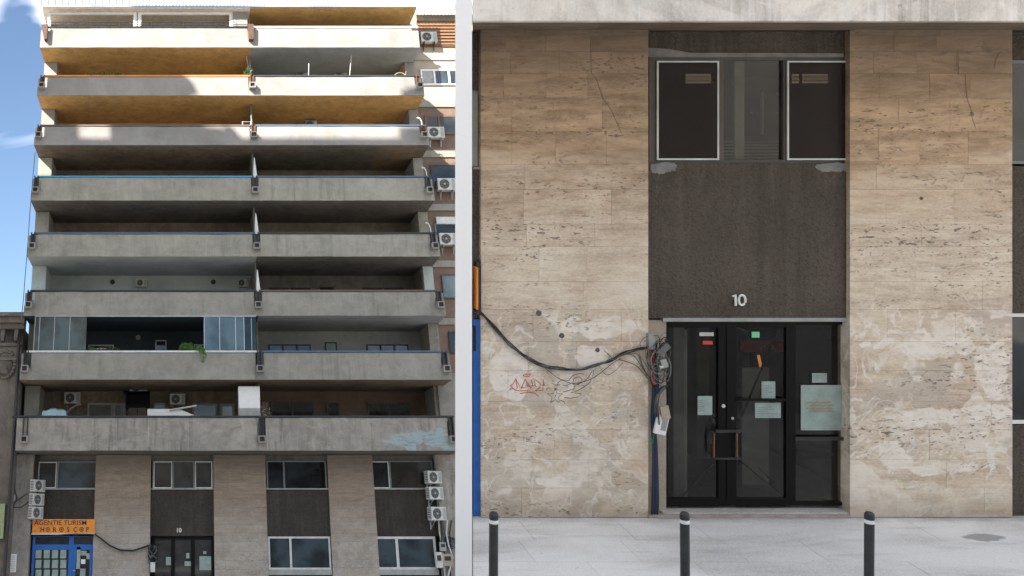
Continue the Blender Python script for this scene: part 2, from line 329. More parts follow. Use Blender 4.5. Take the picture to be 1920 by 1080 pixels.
M_ = dict(
    con=concrete('parapet_concrete', (0.273, 0.261, 0.220), streak=.34, seed=1),
    con2=concrete('parapet_concrete_grey', (0.249, 0.237, 0.207), streak=.34, seed=4),
    con8=concrete('stained_concrete', (0.274, 0.255, 0.225), streak=.62, patch=.5, dirt=(.10, .09, .08), seed=8, blue=(9.2, LZ(822, 41.6), 1.5, .32)),
    conw=concrete('whitewashed_concrete', (0.243, 0.232, 0.217), streak=.34, patch=.16, dirt=(.25, .21, .17), seed=2),
    conR=concrete('rain_streaked_concrete', (.66, .615, .56), streak=.6, patch=.5, dirt=(.20, .17, .15), seed=11),
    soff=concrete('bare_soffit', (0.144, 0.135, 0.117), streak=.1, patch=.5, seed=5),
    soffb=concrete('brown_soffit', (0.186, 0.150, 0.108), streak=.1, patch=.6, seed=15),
    soff3=concrete('rust_cornered_soffit', (0.156, 0.135, 0.108), streak=.1, patch=.6, seed=15, blue=(XR_ - 1.3, 0, .9, 50), bcol=(.25, .165, .09)),  # ochre patch near the right end
    ochre=concrete('ochre_plaster', (.50, .30, .11), streak=.05, patch=.5, dirt=(.22, .11, .03), seed=6),
    soffg=concrete('grey_painted_soffit', (0.300, 0.312, 0.300), streak=.05, patch=.15, seed=7),
    soffbl=concrete('blue_grey_paint', (.40, .44, .43), streak=.05, patch=.12, seed=9),
    soffdb=concrete('slate_blue_paint', (0.043, 0.060, 0.070), streak=.05, patch=.12, seed=10),
    cream=concrete('cream_render', (0.352, 0.300, 0.240), streak=.2, patch=.25, seed=12),
    brick=concrete('brown_red_render', (.165, .115, .09), streak=.2, patch=.3, seed=13),
    old=concrete('sooty_old_render', (0.152, 0.132, 0.112), streak=.55, patch=.6, dirt=(.05, .045, .04), seed=14),
    opp=concrete('pale_street_render', (.42, .39, .34), streak=.25, patch=.25, seed=16),
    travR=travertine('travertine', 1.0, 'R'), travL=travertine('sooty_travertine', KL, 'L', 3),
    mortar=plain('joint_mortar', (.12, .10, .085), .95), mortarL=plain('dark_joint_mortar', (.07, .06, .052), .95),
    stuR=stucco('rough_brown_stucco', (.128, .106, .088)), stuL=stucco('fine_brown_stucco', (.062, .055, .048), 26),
    white=plain('white_paint', (.74, .74, .72), .5, var=.05), purewhite=plain('bright_white_render', (.94, .94, .94), .9, var=.003),
    offw=plain('weathered_white', (.55, .56, .54), .55, var=.15), rust=plain('rusty_steel', (.085, .045, .028), .8, var=.4),
    dark=plain('dark_steel', (.035, .035, .037), .5, .3), black=plain('black_paint', (.005, .005, .005), .45, spec=.15),
    blue=plain('blue_paint', (.02, .12, .42), .4), cyan=plain('turquoise_rail_paint', (.035, .23, .42), .45), navy=plain('dull_blue_rail_paint', (.055, .10, .17), .5),
    brown=plain('brown_rail_paint', (.10, .075, .06), .6), orange=plain('orange_paint', (.55, .21, .045), .6), grille=plain('grille_black', (.03, .03, .03), .6),
    acw=plain('cream_plastic', (.50, .50, .46), .5), acg=plain('grey_plastic', (.30, .31, .29), .55),
    sign=plain('orange_sign_face', (.72, .26, .035), .5), ink=plain('navy_ink', (.012, .018, .06), .6),
    gl=glass('window_glass', (.9, .9, .86), .7, .02, .42, (.02, .08)), gld=darkglass('dark_window_glass'), glb=darkglass('bluish_window_glass', (.028, .04, .048)), glr=darkglass('balcony_glass', (.035, .055, .06), .9, .02),
    gld2=glass('door_glass', (.9, .9, .88), .85, .02, .42, (0, .022)),
    glc=glass('clear_glass', (.8, .93, .9), .9), glteal=glass('teal_glass', (.35, .75, .72), .8),
    paper=plain('pale_green_paper', (.27, .34, .31), .8, var=.2), leaf=plain('leaf_green', (.07, .17, .03), .6, var=.5), leafd=plain('dark_leaf', (.035, .075, .02), .6, var=.4),
    sheet=plain('pale_corrugated_sheet', (.36, .355, .34), .6, var=.12), patchm=plain('grey_filler', (.20, .19, .18), .9, var=.25), inner=plain('loggia_beige', (.80, .68, .54), .8),
    lime=plain('faded_lime_paint', (.26, .30, .16), .7), print=plain('grey_print', (.18, .22, .2), .8),
    terra=plain('terracotta', (.30, .12, .06), .8), wire=plain('black_cable', (.018, .018, .02), .5), wireg=plain('grey_cable', (.12, .12, .12), .5),
    wirer=plain('orange_red_cable', (.50, .06, .02), .5), wireb=plain('blue_conduit', (.02, .045, .12), .5), wiregr=plain('green_wire', (.03, .25, .06), .5),
    shut=plain('orange_brown_shutter', (.20, .11, .055), .6), tarp=plain('pale_blue_tarp', (.30, .45, .48), .6), wood=plain('warm_wood', (.15, .075, .035), .5),
    room=plain('dark_room_wall', (.05, .045, .04), .9), roomf=plain('room_floor', (.16, .155, .15), .4), alu=plain('aluminium', (.45, .46, .46), .35, .7),
    curtain=plain('grey_curtain', (.16, .17, .165), .9), brz=plain('brown_window_frame', (.075, .062, .052), .5), gry=plain('grey_window_frame', (.17, .18, .18), .5),
    band=plain('reflective_white_band', (.78, .78, .76), .4), boll=plain('anthracite_powder_coat', (.03, .033, .035), .5, var=.45),
    red=plain('graffiti_red', (.55, .07, .06), .8), blk=plain('graffiti_black', (.06, .055, .05), .8), stone=plain('rosy_threshold_stone', (.33, .27, .24), .8, var=.2),
    lamp=emit('fluorescent_tube', (.85, .95, .95), .35), redsign=plain('red_sign', (.5, .05, .03), .5), amber=emit('amber_lamp', (.9, .35, .1), .18), grsign=emit('green_exit_light', (.12, .35, .2), .1),
)
def walkmat():
    m = NM('pale_paving', .8, .3); info = m.n('ObjectInfo').outputs['Random']
    a = m.noise(.9, sc=(.6, 1.4, 1), detail=7, dist=.6); b = m.noise(22, detail=6)
    col = m.ramp(a, (.36, (.55, .535, .515)), (.5, (.68, .665, .645)), (.62, (.75, .74, .72)))
    col = m.mix(.3, col, m.ramp(b, (.3, .35), (.7, .65)), 'OVERLAY')
    col = m.mix(.4, col, m.ramp(info, (0, .44), (1, .56)), 'OVERLAY')
    st = m.noise(2.2, sc=(.4, 2, 1), detail=8, loc=(4, 4, 0))
    col = m.mix(m.ramp(st, (.56, 0), (.7, .35)), col, (.33, .325, .32))
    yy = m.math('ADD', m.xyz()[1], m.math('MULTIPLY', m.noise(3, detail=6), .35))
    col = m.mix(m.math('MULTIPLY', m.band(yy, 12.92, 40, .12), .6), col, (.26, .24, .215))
    gum = m.noise(7, detail=2, loc=(3, 3, 0)); col = m.mix(m.ramp(gum, (.72, 0), (.735, .45)), col, (.30, .29, .28))
    grit = m.noise(60, detail=5); col = m.mix(.5, col, m.ramp(grit, (.35, .3), (.65, .68)), 'OVERLAY')
    w = m.warped(3, .3)
    mm = m.n('Mapping'); mm.vector_type = 'TEXTURE'; Yp = EYE_R * F / (1007 - CY)
    mm.inputs['Location'].default_value = ((1845 - CX) / F * Yp, Yp, 0); mm.inputs['Scale'].default_value = (.26, .12, 1e4); m.L(w, mm.inputs[0])
    l = m.n('VectorMath'); l.operation = 'LENGTH'; m.L(mm.outputs[0], l.inputs[0])
    f = m.n('MapRange'); f.inputs[1].default_value = 1.1; f.inputs[2].default_value = .9; m.L(l.outputs['Value'], f.inputs[0])
    col = m.mix(m.math('MULTIPLY', f.outputs[0], .7), col, (.20, .195, .19))
    return m.end(col, m.bump(m.math('ADD', a, m.math('MULTIPLY', b, .3)), .3, .006))
M_['walk'] = walkmat()
def asphalt():
    m = NM('asphalt', .9, .3); a = m.noise(.3, detail=8); b = m.noise(60, detail=4)
    return m.end(m.ramp(a, (.3, (.045, .045, .045)), (.7, (.075, .073, .07))), m.bump(b, .4, .006))
M_['asphalt'] = asphalt()

def plaza():
    m = NM('plaza_paving', .85, .3); a = m.noise(.25, detail=8); b = m.noise(30, detail=4)
    br = m.n('TexBrick'); br.inputs['Scale'].default_value = 1.0; br.inputs['Mortar Size'].default_value = .008; br.inputs['Brick Width'].default_value = .9; br.inputs['Row Height'].default_value = .6; m.L(m.o, br.inputs['Vector'])
    br.inputs['Color1'].default_value = (.44, .42, .385, 1); br.inputs['Color2'].default_value = (.50, .475, .44, 1); br.inputs['Mortar'].default_value = (.2, .19, .18, 1)
    return m.end(m.mix(.5, br.outputs['Color'], m.ramp(a, (.3, .4), (.7, .6)), 'OVERLAY'), m.bump(b, .3, .004))
M_['plaza'] = plaza()
# ------------------------------------------------------------------ ground
st = MB().box(-900, 900, -900, 900, -1.0, 0).build('plaza', M_['plaza']); tag(st, kind='structure')  # unseen ground, paved pale to bounce sun onto the shaded fronts
pv = MB().box(-14, 30, 40.2, 43.0, 0.0, .13).build('sidewalk', M_['walk']); tag(pv, kind='structure')

# ------------------------------------------------------------------ tall apartment building (level street)
YF, YP, YB = 41.6, 43.1, 44.8                   # parapet front, pier face, back wall of the balconies
YI = 43.22                                      # infill between the piers
XL, XM, XR = -6.67, 2.93, 10.60
TOPS = [52, 143, 236, 332, 438, 546, 660, 782]; BOTS = [89, 179, 272, 376, 481, 592, 712, 845]
ZT = [LZ(y, YF) for y in TOPS]; ZB = [LZ(y, YF) for y in BOTS]
bld = based('apartment_building', 'tall concrete apartment block with long stacked balconies over travertine piers', 'apartment building', (1.5, 44, 0))
def P(name, mat, par, *b, **k): return B(name, M_[mat], par, *b, **k)
# massive core behind the balconies
zroof = LZ(12, YF)
P('core_wall', 'old', bld, -6.6, 16.5, 46.2, 56, 0, zroof)
# per level: materials of (left soffit, right soffit, left back wall, right back wall, fin)
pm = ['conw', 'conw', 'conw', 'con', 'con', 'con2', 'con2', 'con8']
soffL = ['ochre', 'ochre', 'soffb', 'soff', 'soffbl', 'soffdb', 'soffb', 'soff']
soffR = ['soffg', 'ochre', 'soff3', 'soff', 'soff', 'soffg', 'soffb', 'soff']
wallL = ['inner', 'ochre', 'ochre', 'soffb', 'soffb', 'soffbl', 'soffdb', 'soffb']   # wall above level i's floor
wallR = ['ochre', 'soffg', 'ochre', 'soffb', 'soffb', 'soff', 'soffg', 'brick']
fin = ['conw', 'conw', 'conw', 'con', 'con', 'soffbl', 'con2', 'con2']
railL = ['dark', 'orange', 'brown', 'cyan', 'navy', 'dark', 'offw', 'dark']; railR = ['offw', 'dark', 'navy', 'navy', 'dark', 'brown', 'navy', 'dark']
balcs = []
for i in range(8):
    zt, zb = ZT[i], ZB[i]
    ztop = ZB[i - 1] if i else LZ(14, YF)        # underside of what is above
    fz = zb + .22
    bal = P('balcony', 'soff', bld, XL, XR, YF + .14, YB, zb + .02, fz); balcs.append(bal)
    notch = .42 if i < 7 else 0
    # parapet panels, slightly bowed so they are not ruler-straight
    for (a, b, nm) in ((XL + notch, XM - .16, 'L'), (XM + .16, XR - (.38 if i else .30), 'R')):
        m = MB(); k = 12; yy = [YF + random.uniform(-.008, .008) for _ in range(k + 1)]
        zz = [zt - .03 + random.uniform(-.008, .008) for _ in range(k + 1)]; zl = [zb + random.uniform(-.006, .006) for _ in range(k + 1)]
        for q in range(k + 1):
            x = a + (b - a) * q / k
            m.v += [(x, yy[q], zl[q]), (x, yy[q], zz[q]), (x, YF + .13, zz[q]), (x, YF + .13, zb)]
        for q in range(k):
            n = q * 4
            for w in range(4): m.f.append((n + w, n + (w + 1) % 4, n + 4 + (w + 1) % 4, n + 4 + w))
        m.f += [(0, 1, 2, 3), (k*4 + 3, k*4 + 2, k*4 + 1, k*4)]
        m.build('parapet', M_[pm[i]], bal, bevel=.012)
        # hand rail lying on it
        rl = railL[i] if nm == 'L' else railR[i]
        zr = zt if i else zt + .02
        MB().box(a - (.2 if nm == 'L' else .1), b + (.12 if nm == 'L' else .3), YF - .03, YF + .10, zr - .02, zr + .055).build('handrail', M_[rl], bal, bevel=.008)
    # low concrete below the notches
    hn = .42 * (zt - zb)
    for (a, b) in ((XL, XL + notch), (XM - .16, XM + .16), (XR - (.38 if i else .30), XR)):
        if b > a: P('parapet_corner', pm[i], bal, a + .001, b - .001, YF + .004, YF + .128, zb + .003, zb + hn if i else zt - .15)
    # side returns
    for x0 in (XL, XR - .12):
        P('side_parapet', pm[i], bal, x0 + .002, x0 + .118, YF + .13, YP, zb + .001, zt - .04)
    # spouts and posts in the notches
    for x in ((XL + .21 if notch else XL + .35), XM, XR - .22):
        if i == 0:
            if x > 8: continue
            m = MB().slab([(x - .17, zt + .02), (x + .13, zt + .06), (x + .13, zb + .32), (x + .0, zb + .3)] if x < 0 else
                          [(x - .13, zt + .06), (x + .13, zt + .06), (x + .11, zb + .30), (x - .11, zb + .30)], YF - .26, YF + .02)
            m.build('drain_hood', M_['rust'], bal); continue
        m = MB().box(x - .10, x - .055, YF - .05, YF + .06, zb + hn - .1, zt + .05).box(x + .055, x + .10, YF - .05, YF + .06, zb + hn - .1, zt + .05)
        m.box(x - .055, x + .055, YF + .03, YF + .06, zb + hn - .1, zt)
        m.build('rail_post', M_['dark' if i > 2 else 'rust'], bal)
        z0 = zb + .30
        m = MB().box(x - .14, x + .14, YF - .28, YF + .02, z0 - .03, z0 + .02).box(x - .14, x - .095, YF - .28, YF + .02, z0 + .02, z0 + .24)
        m.box(x + .095, x + .14, YF - .28, YF + .02, z0 + .02, z0 + .24).box(x - .095, x + .095, YF - .28, YF + .02, z0 + .20, z0 + .24)
        m.build('drain_spout', M_['con2'], bal)
        P('spout_hole', 'grille', bal, x - .094, x + .094, YF - .20, YF + .001, z0 + .021, z0 + .199)
    # soffit skins
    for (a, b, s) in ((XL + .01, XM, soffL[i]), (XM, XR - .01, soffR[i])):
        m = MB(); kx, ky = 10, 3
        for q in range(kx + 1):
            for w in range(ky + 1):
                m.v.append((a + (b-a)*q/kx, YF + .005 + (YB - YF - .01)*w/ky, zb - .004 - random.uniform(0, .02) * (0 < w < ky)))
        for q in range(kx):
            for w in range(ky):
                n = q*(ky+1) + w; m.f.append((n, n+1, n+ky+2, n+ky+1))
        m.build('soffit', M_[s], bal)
    # loggia walls above this floor
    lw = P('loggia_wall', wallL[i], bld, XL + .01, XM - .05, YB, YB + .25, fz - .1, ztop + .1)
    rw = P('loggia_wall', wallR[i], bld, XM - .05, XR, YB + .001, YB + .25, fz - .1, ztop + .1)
    # end fins and the party wall
    f1, f2 = fin[i], fin[i]
    P('end_wall', f1, bld, XL + .02, XL + (.62 if i else .3), YP + random.uniform(-.02, .02), YB, fz, ztop - .026)
    P('end_wall', f2, bld, XR - .42, XR - .001, YP + .003, YB, fz, ztop - .026)
    if i in (1, 5): P('end_wall_reveal', 'ochre' if i == 1 else 'soff', bld, XR - .47, XR - .421, YP + .1, YB, fz, ztop - .03)
    if i in (3, 4, 5):                           # leaning divider between the two flats
        MB().slab([(XM - .05, zt + .03), (XM + .13, zt + .03), (XM + .03, zt + .95), (XM + .0, zt + .95)], YF + .15, YF + .22).build('divider_fin', M_['offw'], bld)
    P('divider', 'soff' if i not in (0, 1) else 'con2', bld, XM - .04, XM + .03, YF + .9, YB, fz, ztop - .026)

# roof edge: corrugated sheets
rz0, rz1 = LZ(16, 41.2), LZ(-40, 41.2)
P('roof_soffit_left', 'inner', bld, XL, XM, YF - .05, YB, zroof - .14, zroof - .05).name = 'roof_soffit'
P('roof_soffit', 'ochre', bld, XM, XR, YF - .05, YB, zroof - .14, zroof - .05)
def corrugated(x0, x1, y, z0, z1, par, nm='corrugated_sheet'):
    m = MB(); n = math.ceil((x1 - x0) / .16)
    prof = []
    for q in range(n):
        x = x0 + q * .16
        prof += [(x, 0), (x + .05, 0), (x + .07, -.045), (x + .12, -.045), (x + .14, 0)]
    for (x, dy) in prof: m.v += [(x, y + dy, z0 + random.uniform(-.012, .012)), (x, y + dy, z1)]
    for q in range(len(prof) - 1): m.f.append((2*q, 2*q+2, 2*q+3, 2*q+1))
    o = m.build(nm, M_['sheet'], par); mod = o.modifiers.new('thick', 'SOLIDIFY'); mod.thickness = .006
    return o
xs = [XL - .15 + (XR - XL + .1) * k / 14 for k in range(15)]
for a, b in zip(xs, xs[1:]): corrugated(a, b - .005, YF - .25, LZ(11, YF - .25), LZ(-30, YF - .25), bld)
xs = [XR + .05 + k * 1.3 for k in range(5)]
for a, b in zip(xs, xs[1:]): corrugated(a, b - .005, YP - .35, LZ(28, YP - .35), LZ(-30, YP - .35), bld)
# level 1, left flat: white framed glazing
z0, z1 = ZT[0] + .10, LZ(17, YF)
def lx(px, py, Y=YF): return LX(px, py, Y)
for (a, b) in ((88, 256), (258, 437)):
    xa, xb = lx(a, 25), lx(b, 25); fr = MB()
    fr.box(xa, xa + .16, YF + .3, YF + .42, z0 - .5, z1).box(xb - .16, xb, YF + .3, YF + .42, z0 - .5, z1).box(xa + .16, xb - .16, YF + .3, YF + .42, z1 - .12, z1)
    w = fr.build('glazing_frame', M_['white'], bld, bevel=.006)
P('plaster_block', 'conw', bld, lx(437, 25), lx(464, 25), YF + .25, YF + .9, ZT[0], LZ(10, YF))
for x in (240, 400):
    xx = LX(x, 33, YB); zz = LZ(33, YB)
    MB().lathe([(.03, 0), (.11, .05), (.13, .16), (.08, .26), (.04, .3)], 12, (xx, YB - .2, zz - .1)).build('wall_lantern', M_['ochre'], bld, smooth=True)
m = MB().tube([(lx(87, 47), YF - .08, LZ(43, YF)), (lx(440, 47), YF - .08, LZ(43, YF))], .018).tube([(lx(87, 47), YF - .08, LZ(48, YF)), (lx(466, 47), YF - .08, LZ(48, YF))], .018)
m.build('upper_rail', M_['dark'], bld)
for k in range(18):
    x = lx(104 + k * 20, 47)
    MB().tube([(x, YF - .08, LZ(52, YF) + .02), (x, YF - .08, LZ(42, YF))], .014, 5).build('rail_baluster', M_['dark'], bld)
# round ceiling / wall lights of the other flats
for (x, y, Y) in ((182, 310, YB), (211, 529, YB), (400, 529, YB), (259, 633, YB), (520, 623, YB), (703, 623, YB), (268, 214, YB), (385, 309, YB), (628, 402, 44.0)):
    X, Z = LP(x, y, Y)
    MB().disc(X, YB, Z, .11, .05, 12).build('wall_light', M_['dark'] if y < 600 else M_['acg'], bld)

# glazed-in balcony of level 7
zg0, zg1 = ZT[6] + .06, ZB[5] - .03
def pane(a, b, mat, Y=YF + .05, par=bld):
    p = MB().box(a + .012, b - .012, Y, Y + .012, zg0, zg1).build('glass_panel', M_[mat], par)
    MB().box(a - .012, a + .011, Y - .01, Y + .02, zg0, zg1).build('panel_edge', M_['alu'], p)
xs = [lx(v, 630) for v in (64, 73, 101, 130, 162)]
for a, b in zip(xs, xs[1:]): pane(a, b, 'glr')
xs = [lx(v, 630) for v in (383, 412, 442, 458, 472)]
for k, (a, b) in enumerate(zip(xs, xs[1:])): pane(a, b, 'glr' if k < 3 else 'glteal')
pane(lx(472, 630), lx(481, 630), 'glteal', YF + .10)
MB().box(lx(64, 630), lx(481, 630), YF, YF + .1, zg1, zg1 + .03).box(lx(64, 630), lx(481, 630), YF, YF + .1, zg0 - .03, zg0).build('panel_track', M_['alu'], bld)

# ---- windows
def window(par, x0, x1, z0, z1, Y, frame, panes, fw=.05, bars=(), sill=None, head=0, proud=.05):
    """one window: frame > panes; panes is a list of (fraction0, fraction1, glass, sash material or None)"""
    f = MB().box(x0, x0 + fw, Y - proud, Y + .02, z0, z1).box(x1 - fw, x1, Y - proud, Y + .02, z0, z1)
    f.box(x0 + fw, x1 - fw, Y - proud, Y + .02, z0, z0 + fw).box(x0 + fw, x1 - fw, Y - proud, Y + .02, z1 - fw, z1)
    for p in panes[1:]:
        xx = x0 + (x1 - x0) * p[0]; f.box(xx - fw * .6, xx + fw * .6, Y - proud, Y + .02, z0 + fw, z1 - fw)
    w = f.build('window', M_[frame], par)
    for (a, b, g, s) in panes:
        xa, xb = x0 + (x1 - x0) * a + fw * .9, x0 + (x1 - x0) * b - fw * .9
        MB().box(xa, xb, Y - proud + .02, Y - proud + .028, z0 + fw * .9, z1 - fw * .9).build('pane', M_[g], w)
        if s:
            t = .035; q = MB().box(xa, xa + t, Y - proud - .03, Y - proud, z0 + fw * .6, z1 - fw * .6).box(xb - t, xb, Y - proud - .03, Y - proud, z0 + fw * .6, z1 - fw * .6)
            q.box(xa + t, xb - t, Y - proud - .03, Y - proud, z0 + fw * .6, z0 + fw * .6 + t).box(xa + t, xb - t, Y - proud - .03, Y - proud, z1 - fw * .6 - t, z1 - fw * .6)
            q.build('sash', M_[s], w)
    return w
def lwin(a, b, y0, y1, frame='offw', g='gld', n=1, Y=YB, **k):
    x0, x1 = LX(a, (y0+y1)/2, Y), LX(b, (y0+y1)/2, Y)
    return window(bld, x0, x1, LZ(y1, Y), LZ(y0, Y), Y - .005, frame, [(q/n, (q+1)/n, g, None) for q in range(n)], **k)
# level 8 flats
lwin(164, 211, 756, 800, 'acg', n=1, fw=.07); lwin(212, 236, 756, 800, 'acg', fw=.09); lwin(288, 310, 756, 800, 'acg', fw=.07)
lwin(361, 407, 757, 800, 'acg', fw=.07); lwin(412, 440, 757, 800, 'acg', fw=.11)
lwin(508, 589, 753, 800, 'brz', 'gld', 2); lwin(613, 637, 754, 800, 'brz'); lwin(690, 769, 755, 800, 'brz', 'gld', 2)
# level 7
lwin(165, 213, 647, 680, 'offw', fw=.05); lwin(291, 312, 638, 680, 'offw', fw=.05); lwin(355, 400, 646, 680, 'offw', fw=.05)
lwin(504, 583, 646, 680, 'dark', 'glb', 3); lwin(610, 632, 642, 680, 'dark', 'paper'); lwin(688, 766, 646, 680, 'dark', 'glb', 3)
# level 6 right, only the window heads show
lwin(503, 584, 539, 570, 'brown', n=2); lwin(598, 628, 537, 570, 'brown'); lwin(679, 759, 539, 570, 'brown', n=2)

# ------------------------------------------------------------------ ground storeys between the travertine piers
ZC = ZB[7] - .03                                # underside of the canopy at the pier face
def X950(px, Y=YP): return LX(px, 950, Y)
piers = [(177, 282), (401, 500), (618, 704)]
bays = [(68, 177, 0), (282, 401, 1), (500, 618, 2), (704, 822, 3)]
zs_top, zs_bot = LZ(918, YI), LZ(1005, YI)      # stucco band
zw_top = LZ(864, YI)
for (a, b, k) in bays:
    x0, x1 = X950(a) , X950(b)
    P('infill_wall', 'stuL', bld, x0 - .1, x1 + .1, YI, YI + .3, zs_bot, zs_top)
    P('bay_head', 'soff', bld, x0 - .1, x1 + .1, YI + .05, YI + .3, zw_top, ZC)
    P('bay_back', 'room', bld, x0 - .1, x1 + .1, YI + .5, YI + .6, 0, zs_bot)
    P('window_ledge', 'acg', bld, x0, x1, YI - .06, YI + .2, zs_top, zs_top + .05)
def tiles(par, x0, x1, z0, z1, Yf, depth, mat, rows, wmin, wmax, seed, gap=.004):
    """stone slabs of a pier face: each slab its own piece, joints left open"""
    r = random.Random(seed); z = z0; k = 0
    while z < z1 - .02:
        h = r.choice(rows); zt = min(z + h, z1)
        if z1 - zt < .12: zt = z1
        x = x0; first = True
        while x < x1 - .01:
            w = r.uniform(wmin, wmax) * (r.uniform(.4, 1) if first else 1); first = False
            xe = min(x + w, x1)
            if x1 - xe < wmin * .45: xe = x1
            d = r.uniform(0, .004)
            MB().box(x + gap/2, xe - gap/2, Yf - d, Yf + depth, z + gap/2, zt - gap/2).build('stone_slab', mat, par)
            x = xe
        z = zt
for k, (a, b) in enumerate(piers):
    x0, x1 = X950(a), X950(b)
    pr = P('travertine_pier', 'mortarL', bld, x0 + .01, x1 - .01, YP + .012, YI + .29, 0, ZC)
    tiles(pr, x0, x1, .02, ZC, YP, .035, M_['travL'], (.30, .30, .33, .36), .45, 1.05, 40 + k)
    for xx in (x0, x1 - .02):
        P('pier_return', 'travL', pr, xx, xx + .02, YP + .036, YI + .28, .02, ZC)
# outer piers
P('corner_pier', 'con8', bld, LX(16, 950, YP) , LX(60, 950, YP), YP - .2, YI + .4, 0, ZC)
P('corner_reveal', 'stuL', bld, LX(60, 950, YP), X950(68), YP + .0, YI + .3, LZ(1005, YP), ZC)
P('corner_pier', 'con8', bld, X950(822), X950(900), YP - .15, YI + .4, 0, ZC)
P('lower_pier', 'con2', bld, LX(822, 750, YP), X950(900), YP - .1, YB, ZB[7] + .2, LZ(712, YP))
# upper windows of the ground storeys
def bw(a, b, y0, y1, frame, panes, **k):
    c = (y0 + y1) / 2
    return window(bld, LX(a, c, YI), LX(b, c, YI), LZ(y1, YI), LZ(y0, YI), YI + .02, frame, panes, **k)
bw(70, 182, 865, 917, 'gry', [(0, .34, 'gld', 'offw'), (.34, 1, 'glb', None)], fw=.05)
bw(286, 400, 864, 917, 'gry', [(0, .34, 'gld', 'offw'), (.34, .68, 'gld', None), (.68, 1, 'gld', 'offw')], fw=.05)
bw(500, 612, 864, 918, 'gry', [(0, .29, 'gld', None), (.29, .92, 'gld', None)], fw=.05)
bw(695, 812, 864, 917, 'gry', [(0, .31, 'gld', 'offw'), (.31, 1, 'gld', None)], fw=.05)
bw(503, 620, 1006, 1068, 'offw', [(0, .36, 'glb', None), (.36, 1, 'glb', None)], fw=.07)
bw(704, 818, 1006, 1068, 'offw', [(0, .36, 'glb', None), (.36, 1, 'glb', None)], fw=.09)
for (a, b) in ((500, 622), (702, 822)):
    P('window_sill', 'acg', bld, LX(a, 1072, YI), LX(b, 1072, YI), YI - .12, YI + .3, LZ(1078, YI), LZ(1068, YI))
    P('infill_wall', 'stuL', bld, LX(a, 1090, YI), LX(b, 1090, YI), YI, YI + .3, 0, LZ(1078, YI))
# entrance door of the tall building
xa, xb = LX(287, 1040, YI), LX(400, 1040, YI); zt = LZ(1007, YI)
dr = MB().box(xa, xb, YI + .1, YI + .16, zt - .1, zt).box(xa, xa + .08, YI + .1, YI + .16, 0, zt - .1).box(xb - .08, xb, YI + .1, YI + .16, 0, zt - .1)
for f in (.33, .66): dr.box(xa + (xb-xa)*f - .08, xa + (xb-xa)*f + .08, YI + .1, YI + .16, 0, zt - .1)
dr = dr.build('entrance_door', M_['black'], bld)
for (a, b) in ((0, .33), (.33, .66), (.66, 1)): P('pane', 'gld', dr, xa + (xb-xa)*a + .08, xa + (xb-xa)*b - .08, YI + .12, YI + .13, .1, zt - .1)
for (x, y, w, h) in ((316, 1052, 10, 14), (352, 1042, 6, 9), (352, 1057, 12, 8), (385, 1056, 22, 24), (384, 1036, 6, 5)):
    X, Z = LP(x, y, YI); P('notice', 'paper', dr, X - w/96, X + w/96, YI + .10, YI + .115, Z - h/96, Z + h/96)
text('10', .22, M_['white'], bld, (LX(330, 995, YI), YI - .02, LZ(998, YI)), 'house_number', .012, .006)
# blue shop front
xa, xb = LX(60, 1040, YI), LX(178, 1040, YI); zt = LZ(1003, YI)
sh = MB().box(xa, xa + .10, YI, YI + .1, 0, zt).box(xb - .10, xb, YI, YI + .1, 0, zt)
xm = LX(133, 1040, YI); zz = LZ(1025, YI)
sh.box(xm - .09, xm + .09, YI, YI + .1, 0, zt).box(xa + .1, xm - .09, YI, YI + .1, zz - .11, zz + .08).box(xm + .09, xb - .1, YI, YI + .1, zz - .11, zz + .08)
sh.box(xa + .1, xm - .09, YI, YI + .1, zt - .06, zt).box(xm + .09, xb - .1, YI, YI + .1, zt - .06, zt)
sh.box(xm + .09, xm + .2, YI - .02, YI, 0, zz - .1).box(xb - .2, xb - .1, YI - .02, YI, 0, zz - .1)
sh = sh.build('shop_front', M_['blue'], bld)
P('pane', 'gld', sh, xa + .1, xm - .09, YI + .04, YI + .05, .3, zt - .06); P('pane', 'gld', sh, xm + .09, xb - .1, YI + .04, YI + .05, .3, zt - .06)
for r_ in range(4):
    for c_ in range(4):
        X, Z = LP(72 + c_ * 15.5, 1039 + r_ * 18.5, YI); P('poster', 'paper', sh, X - .115, X + .115, YI + .02, YI + .035, Z - .15, Z + .15)
for (x, y, w, h, mt) in ((147, 1046, 7, 38, 'paper'), (156, 1037, 12, 8, 'paper'), (156, 1053, 8, 8, 'white'), (166, 1043, 8, 10, 'paper'), (155, 1075, 10, 16, 'paper')):
    X, Z = LP(x, y, YI); P('poster', mt, sh, X - w/96, X + w/96, YI + .0, YI + .015, Z - h/96, Z + h/96)
P('door_handle', 'alu', sh, xm + .11, xm + .2, YI - .08, YI - .02, LZ(1071, YI), LZ(1069, YI))

# ------------------------------------------------------------------ wing to the right of the balconies
wing = based('side_wing', 'narrow wing with brown red walls and cream top floors right of the balconies', 'building wing', (12.5, 43.5, 0))
zc = LZ(196, YP)
P('upper_wall', 'cream', wing, XR + .004, 16.5, YP + .02, 46, zc, LZ(10, YP))
P('lower_wall', 'brick', wing, XR + .003, 16.5, YP + .021, 46, LZ(712, YP), zc)
for y in (106, 194, 288, 388, 494, 602): P('floor_band', 'cream' if y < 150 else 'con', wing, XR + .01, 16.4, YP - .05, YP + .02, LZ(y + 7, YP), LZ(y - 5, YP))
P('floor_band', 'con2', wing, XR + .01, 16.4, YP - .07, YP + .02, LZ(712, YP), LZ(700, YP))
def wwin(a, b, y0, y1, frame, panes, **k):
    c = (y0 + y1) / 2; x0, x1 = LX(a, c, YP), LX(b, c, YP)
    return window(wing, x0, x1, LZ(y1, YP), LZ(y0, YP), YP - .01, frame, panes, **k)
